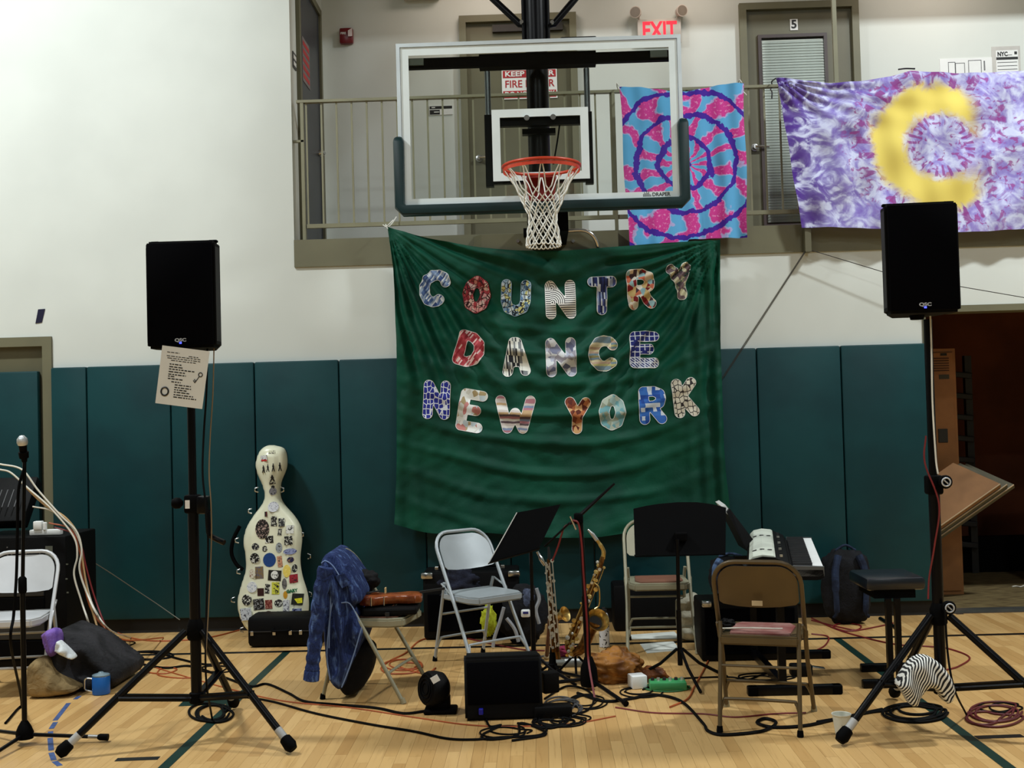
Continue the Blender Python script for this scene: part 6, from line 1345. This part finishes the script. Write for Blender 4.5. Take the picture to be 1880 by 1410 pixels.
# striped bag on the right tripod, cup
sb = solid([(1648, 1258), (1668, 1225), (1690, 1207), (1715, 1210), (1740, 1235), (1752, 1262), (1750, 1285), (1738, 1292), (1722, 1268), (1706, 1264), (1690, 1282), (1684, 1296), (1674, 1296), (1664, 1280)], 5.22, .10, .04, .04, .010, fold=lambda x, z: .012*math.sin(x*60+z*30))
g = G('striped_cotton', .85); co = g.coord('pos'); X, Y_, Z_ = g.xyz(co); n_ = g.noise(co, 6, 2)
g.base(g.mix(((X*.75-Z_*.35+(X-1.75)*(X-1.75)*-2.0+n_*.05)*84).fract().gt(.5), (226, 226, 220), (24, 24, 28)))
sbo = sb.build('striped_bag', g.m, None, smooth=True); rebase(sbo); tag(sbo, 'black and white striped cloth bag hung on the right tripod', 'bag')
cp = FL(1549, 1352); cu2 = thing('paper_cup', 'white paper cup standing by the right tripod foot', 'cup', (cp.x, cp.y+.03, 0))
MB().lathe((cp.x, cp.y+.03, 0), (0, 0, 1), [(0, .026), (.002, .029), (.092, .042), (.093, .045), (.097, .045), (.096, .040), (.02, .028)], 24).build('cup_wall', mat('cup_paper', (222, 222, 206), .6), cu2, smooth=True)
q = MB(); q.tube([(cp.x-.01, cp.y-.004, .052), (cp.x-.002, cp.y-.005, .057), (cp.x+.004, cp.y-.005, .05), (cp.x+.012, cp.y-.004, .055)], .0015, 4); q.build('scribble', m_ink, cu2)
# ================================================================ CABLES ON THE FLOOR
def fc_(lb, pts, m, r=.005, grp='cables on the gym floor', nm='floor_cable'): return cable(nm, lb, [FL(u, v) for u, v in pts], r, m, group=grp)
def coil(cx, cy, rx, ry, n, seed):
    rnd_ = random.Random(seed); out = []; ox = oy = 0.0; k_ = 1.0
    for k in range(int(9*n)):
        if k % 9 == 0: ox, oy, k_ = rnd_.uniform(-.28, .28)*rx, rnd_.uniform(-.3, .3)*ry, rnd_.uniform(.6, 1.05)
        out.append((cx+ox+k_*rx*math.cos(k*2*PI/9), cy+oy+k_*ry*math.sin(k*2*PI/9)))
    return out
fc_('black cable running from left tripod to the floor monitor', [(230, 1215), (300, 1228), (350, 1225), (410, 1245), (460, 1262), (490, 1258), (530, 1275), (560, 1290), (620, 1296), (690, 1302), (740, 1312), (780, 1308)], m_bc, .007)
fc_('long black cable sweeping in front of the jacket chair', [(440, 1280), (500, 1290), (580, 1312), (680, 1332), (760, 1345), (820, 1358), (870, 1360), (920, 1356), (990, 1352), (1000, 1338), (950, 1330)], m_bc, .006)
fc_('thin orange cable sweeping in front of the jacket chair', [(250, 1215), (330, 1240), (430, 1268), (520, 1288), (640, 1300), (760, 1318), (860, 1332), (950, 1335), (1050, 1330), (1130, 1316)], m_oc, .0035)
fc_('red and orange cable along the left side of floor', [(190, 1150), (240, 1172), (300, 1178), (380, 1172), (440, 1158)], m_oc, .005)
fc_('black cable on the floor behind left tripod', [(180, 1190), (230, 1198), (285, 1200), (330, 1212), (380, 1222), (420, 1216)], m_bc, .007)
fc_('orange loop of cable left of left tripod pole', [(240, 1210), (262, 1232), (300, 1238), (325, 1230), (300, 1226), (290, 1240), (330, 1246), (370, 1244)], m_oc, .004)
fc_('black cable coil between the left tripod legs', coil(388, 1310, 32, 16, 3.6, 5), m_bc, .007)
fc_('orange cable coil behind the jacket chair', [(800, 1170), (770, 1178), (745, 1200), (715, 1215), (700, 1228), (715, 1238), (760, 1236), (775, 1222), (745, 1218), (735, 1226), (780, 1238), (800, 1228)], m_oc, .005)
fc_('red cable running past the grey chair', [(800, 1168), (850, 1172), (905, 1184), (960, 1194), (1000, 1196)], m_rc, .005)
fc_('black cable loops in front of the floor monitor', [(892, 1322), (900, 1336), (920, 1334), (885, 1352), (900, 1360), (950, 1352), (955, 1330), (990, 1340), (1000, 1352), (940, 1362)], m_bc, .006)
fc_('black cable tangle right of the floor monitor', coil(1010, 1328, 38, 12, 4.5, 8), m_bc, .006)
fc_('grey cable heap right of the floor monitor', coil(1035, 1300, 36, 18, 4.5, 12), mat('grey_cable', (70, 70, 72), .5), .005)
fc_('black cable curving around the power supply', [(1000, 1285), (1040, 1262), (1075, 1268), (1090, 1285), (1080, 1305), (1050, 1315), (1020, 1318)], m_bc, .006)
fc_('black cable from ochre bag towards the bronze chair', [(1060, 1275), (1110, 1290), (1160, 1285), (1200, 1278), (1250, 1290), (1290, 1330), (1300, 1345), (1330, 1352), (1400, 1345), (1425, 1330), (1405, 1322), (1390, 1330), (1420, 1338), (1480, 1335), (1540, 1322), (1620, 1305)], m_bc, .008)
fc_('thin red cable behind the bronze chair legs', [(1130, 1300), (1200, 1310), (1290, 1312), (1350, 1318), (1420, 1312), (1480, 1310)], m_rc, .004)
fc_('black cables crossing under the bronze chair', [(1180, 1268), (1230, 1250), (1300, 1245), (1345, 1245), (1370, 1250), (1400, 1240), (1425, 1236), (1440, 1242)], m_bc, .005)
fc_('orange cable rising past the upright music stand', [(1230, 1300), (1262, 1285), (1275, 1262), (1290, 1235), (1300, 1215)], m_oc, .005)
fc_('red cable loops between keyboard and bench', [(1490, 1140), (1530, 1150), (1570, 1158), (1580, 1150), (1550, 1145), (1530, 1152), (1560, 1160), (1610, 1152), (1640, 1145)], m_rc, .005)
fc_('red cable snaking past the keyboard stand', [(1490, 1165), (1520, 1170), (1516, 1185), (1500, 1195), (1488, 1200)], m_rc, .005)
fc_('red cable crossing the floor under the bench', [(1490, 1136), (1540, 1158), (1600, 1175), (1650, 1185), (1700, 1188), (1740, 1192), (1780, 1208), (1760, 1225), (1735, 1232)], m_rc, .005)
fc_('dark red cable coil beside the right tripod', coil(1815, 1315, 52, 20, 4.4, 15), mat('dark_red_cable', (90, 20, 24), .5), .006)
fc_('black cable coil beneath the right tripod', coil(1680, 1308, 58, 17, 4.6, 17), m_bc, .007)
for i_, (cx_, cy2, rx_, ry_, n2, mm_, lb_) in enumerate((
    (1040, 1322, 46, 12, 3.4, m_bc, 'thin black cable loops over the power supply'), (1075, 1290, 34, 14, 3.0, m_bc, 'black cable loops beside the boom stand foot'),
    (930, 1345, 46, 11, 2.3, m_bc, 'wide black cable loops before the floor monitor'), (1225, 1262, 44, 9, 3.2, mat('green_cable', (40, 110, 60), .5), 'green cable loops around the green pedal'),
    (1180, 1272, 40, 10, 2.6, m_bc, 'black cable loops beside the white box'), (205, 1183, 42, 9, 3.3, m_bc, 'black cable loops behind the charcoal jacket'),
    (265, 1205, 50, 9, 2.7, m_bc, 'black cable loops left of the left tripod pole'), (400, 1230, 40, 8, 2.5, m_bc, 'black cable loops right of the left tripod pole'),
    (1400, 1245, 50, 7, 2.5, m_bc, 'black cable loops between the bronze chair legs'), (1840, 1300, 48, 14, 2.4, m_bc, 'black cable loops behind the dark red coil'),
    (745, 1222, 34, 10, 2.3, m_oc, 'orange cable loops under the denim jacket chair'), (1010, 1212, 40, 8, 2.6, mat('grey_cable', (70, 70, 72), .5), 'grey cable loops under the soprano saxophone'))):
    fc_(lb_, coil(cx_, cy2, rx_, ry_, n2, 40+i_), mm_, .0042)
fc_('black cable running right from the bronze chair', [(1500, 1328), (1560, 1318), (1600, 1310), (1640, 1306)], m_bc, .007)
# cables up the tripods
for lb, m_, o_ in (('black cable hanging down the left speaker stand', m_bc, 0), ('tan cable hanging down the left speaker stand', m_tc, 12)):
    cable('speaker_cable', lb, [P(381+o_, 632, 5.5), P(379+o_, 720, 5.5), P(374+o_, 800, 5.5), P(372+o_, 870, 5.48), P(378+o_*.8, 930, 5.46), P(382+o_*.5, 1000, 5.46), P(379+o_*.3, 1120, 5.44), P(378, 1240, 5.42), FL(390, 1325)], .005 if o_ == 0 else .003, m_ if o_ == 0 else mat('dull_tan_cable', (120, 98, 68), .5))
cable('speaker_cable', 'white cable running down the right speaker stand', [P(1708, 580, 5.37), P(1710, 640, 5.37), P(1712, 740, 5.37), P(1718, 840, 5.36), P(1722, 870, 5.35)], .004, m_wc)
cable('speaker_cable', 'red cable hanging down the right speaker stand', [P(1700, 800, 5.37), P(1698, 850, 5.37), P(1724, 925, 5.35), P(1716, 1000, 5.36), P(1706, 1060, 5.37), P(1704, 1100, 5.36)], .004, m_rc)
cable('speaker_cable', 'black cable dropping from right tripod to the coil', [P(1735, 1120, 5.33), P(1740, 1200, 5.33), P(1752, 1265, 5.33), FL(1775, 1315)], .005, m_bc)
# ================================================================ STORAGE ROOM CONTENTS
LY = 9.25; lx0, lx1 = P(1712, 750, LY).x-.06, P(1757, 750, LY).x; lz = P(1740, 640, LY).z
lk = thing('locker', 'tan metal locker standing just inside the storage doorway', 'locker', ((lx0+lx1)/2, LY+.2, 0)); m_tan = mat('tan_locker', (160, 106, 58), .5, var=.1)
MB().bb(lx0, lx1, LY, LY+.42, 0, lz).build('cabinet', m_tan, lk); MB().rbox(((lx0+lx1)/2-.005, LY-.008, lz/2), (lx1-lx0-.035, .014, lz-.06), .004).build('door', m_tan, lk)
for i in range(6): MB().box(((lx0+lx1)/2, LY-.017, P(1735, 658+i*4.5, LY).z), (.14, .006, .008)).build('vent_slot', mat('vent_shadow', (80, 44, 22), .7), lk)
p = P(1732, 692, LY); MB().box((p.x, LY-.017, p.z), (.08, .004, .035)).build('number_plate', mat('plate_olive', (60, 54, 36), .5), lk); p = P(1731, 651, LY); MB().box((p.x, LY-.017, p.z), (.05, .004, .02)).build('door_tag', m_ink, lk); p = P(1730, 800, LY); MB().rbox((p.x, LY-.018, p.z), (.075, .01, .11), .004).build('latch_plate', m_cabside, lk)
for i, (off, lb) in enumerate(((0, 'top folding table of the leaning stack in the doorway'), (.055, 'middle folding table of the leaning stack in the doorway'), (.11, 'bottom folding table of the leaning stack in the doorway'))):
    Yt = 8.72; a, b, c_, d_ = P(1640, 985, Yt), P(1767, 852, Yt+.30), P(1836, 888, Yt+.25), P(1725, 967, Yt-.02)
    ctr = P(1726, 965, Yt); e1_ = (P(1836, 888, Yt)-ctr).normalized(); nn = Vector((e1_.z, 0, -e1_.x)); e2_ = (Vector((-.55, .75, .36))).normalized()
    n3 = e1_.cross(e2_).normalized(); n3 = n3 if n3.z > 0 else -n3
    ln_ = (P(1836, 888, Yt)-ctr).length; o0 = ctr-n3*off*.95+e1_*(.05*i)
    te = (o0.z-n3.z*.042-.004)/e1_.z
    q = MB().prism([o0-e1_*te, o0+e1_*ln_, o0+e1_*ln_+e2_*.42, o0-e1_*te+e2_*.42], -n3*.042)
    t = q.build('folding_table', mat('tan_table_top', (150, 108, 70), .5, var=.1) if i == 0 else mat('grey_table', (96, 92, 74), .5)); tag(t, lb, 'table', 'folding tables leaning in storage')
    XF[t.name] = Matrix.Identity(4); MB().tube([o0-e1_*(te-.03)-n3*.005, o0+e1_*ln_-n3*.005], .006, 6).build('edge_band', mat('table_edge', (176, 150, 110), .4), t)
m_sch = mat('dark_chair_plastic', (26, 26, 28), .5, var=.3)
for i in range(5):
    cx = 4.30+.02*i; z0 = .10*i
    t = thing('stacking_chair', ['lowest', 'second lowest', 'middle', 'second highest', 'highest'][i]+' dark chair of the stack in storage', 'chair', (cx, 9.45, 0), 0, 'stacked storage chairs')
    MB().rbox((cx, 9.45+.02*i, .44+z0), (.44, .42, .03), .012).build('seat', m_sch, t, smooth=True); MB().rbox((cx, 9.66+.02*i, .72+z0), (.44, .03, .34), .012, Matrix.Rotation(-.15, 3, 'X')).build('backrest', m_sch, t, smooth=True)
    for sx in (-1, 1):
        for sy in (-1, 1): MB().tube([(cx+sx*.2, 9.45+sy*.18+.02*i, .43+z0), (cx+sx*.22, 9.45+sy*.22+.02*i, .0 if i == 0 else z0*.6+.05)], .010, 8).build('leg', mat('dim_chrome', (120, 120, 120), .3, .9), t, smooth=True)
dc = thing('storage_cart', 'dark slatted cart behind the leaning tables', 'cart', (3.95, 10.4, 0))
for i in range(9): MB().rbox((3.62+.0*i, 10.35+.0*i, .28+i*.19), (.55, .05, .05), .008, Matrix.Rotation(.12, 3, 'Y')).build('slat', m_sch, dc)
for x in (3.36, 3.88): MB().bb(x-.03, x+.03, 10.38, 10.44, .0, 1.95).build('upright', m_sch, dc)
MB().bb(3.2, 4.9, 10.42, 10.5, .0, .32).build('kick_board', m_blackm, dc)
w = FL(1872, 1078); cable('string_scrap', 'white curl of string on the storage floor', [w+Vector((-.06, 0, 0)), w+Vector((-.02, .02, 0)), w+Vector((.0, -.02, 0)), w+Vector((.05, .04, 0))], .006, m_wc, 'string')
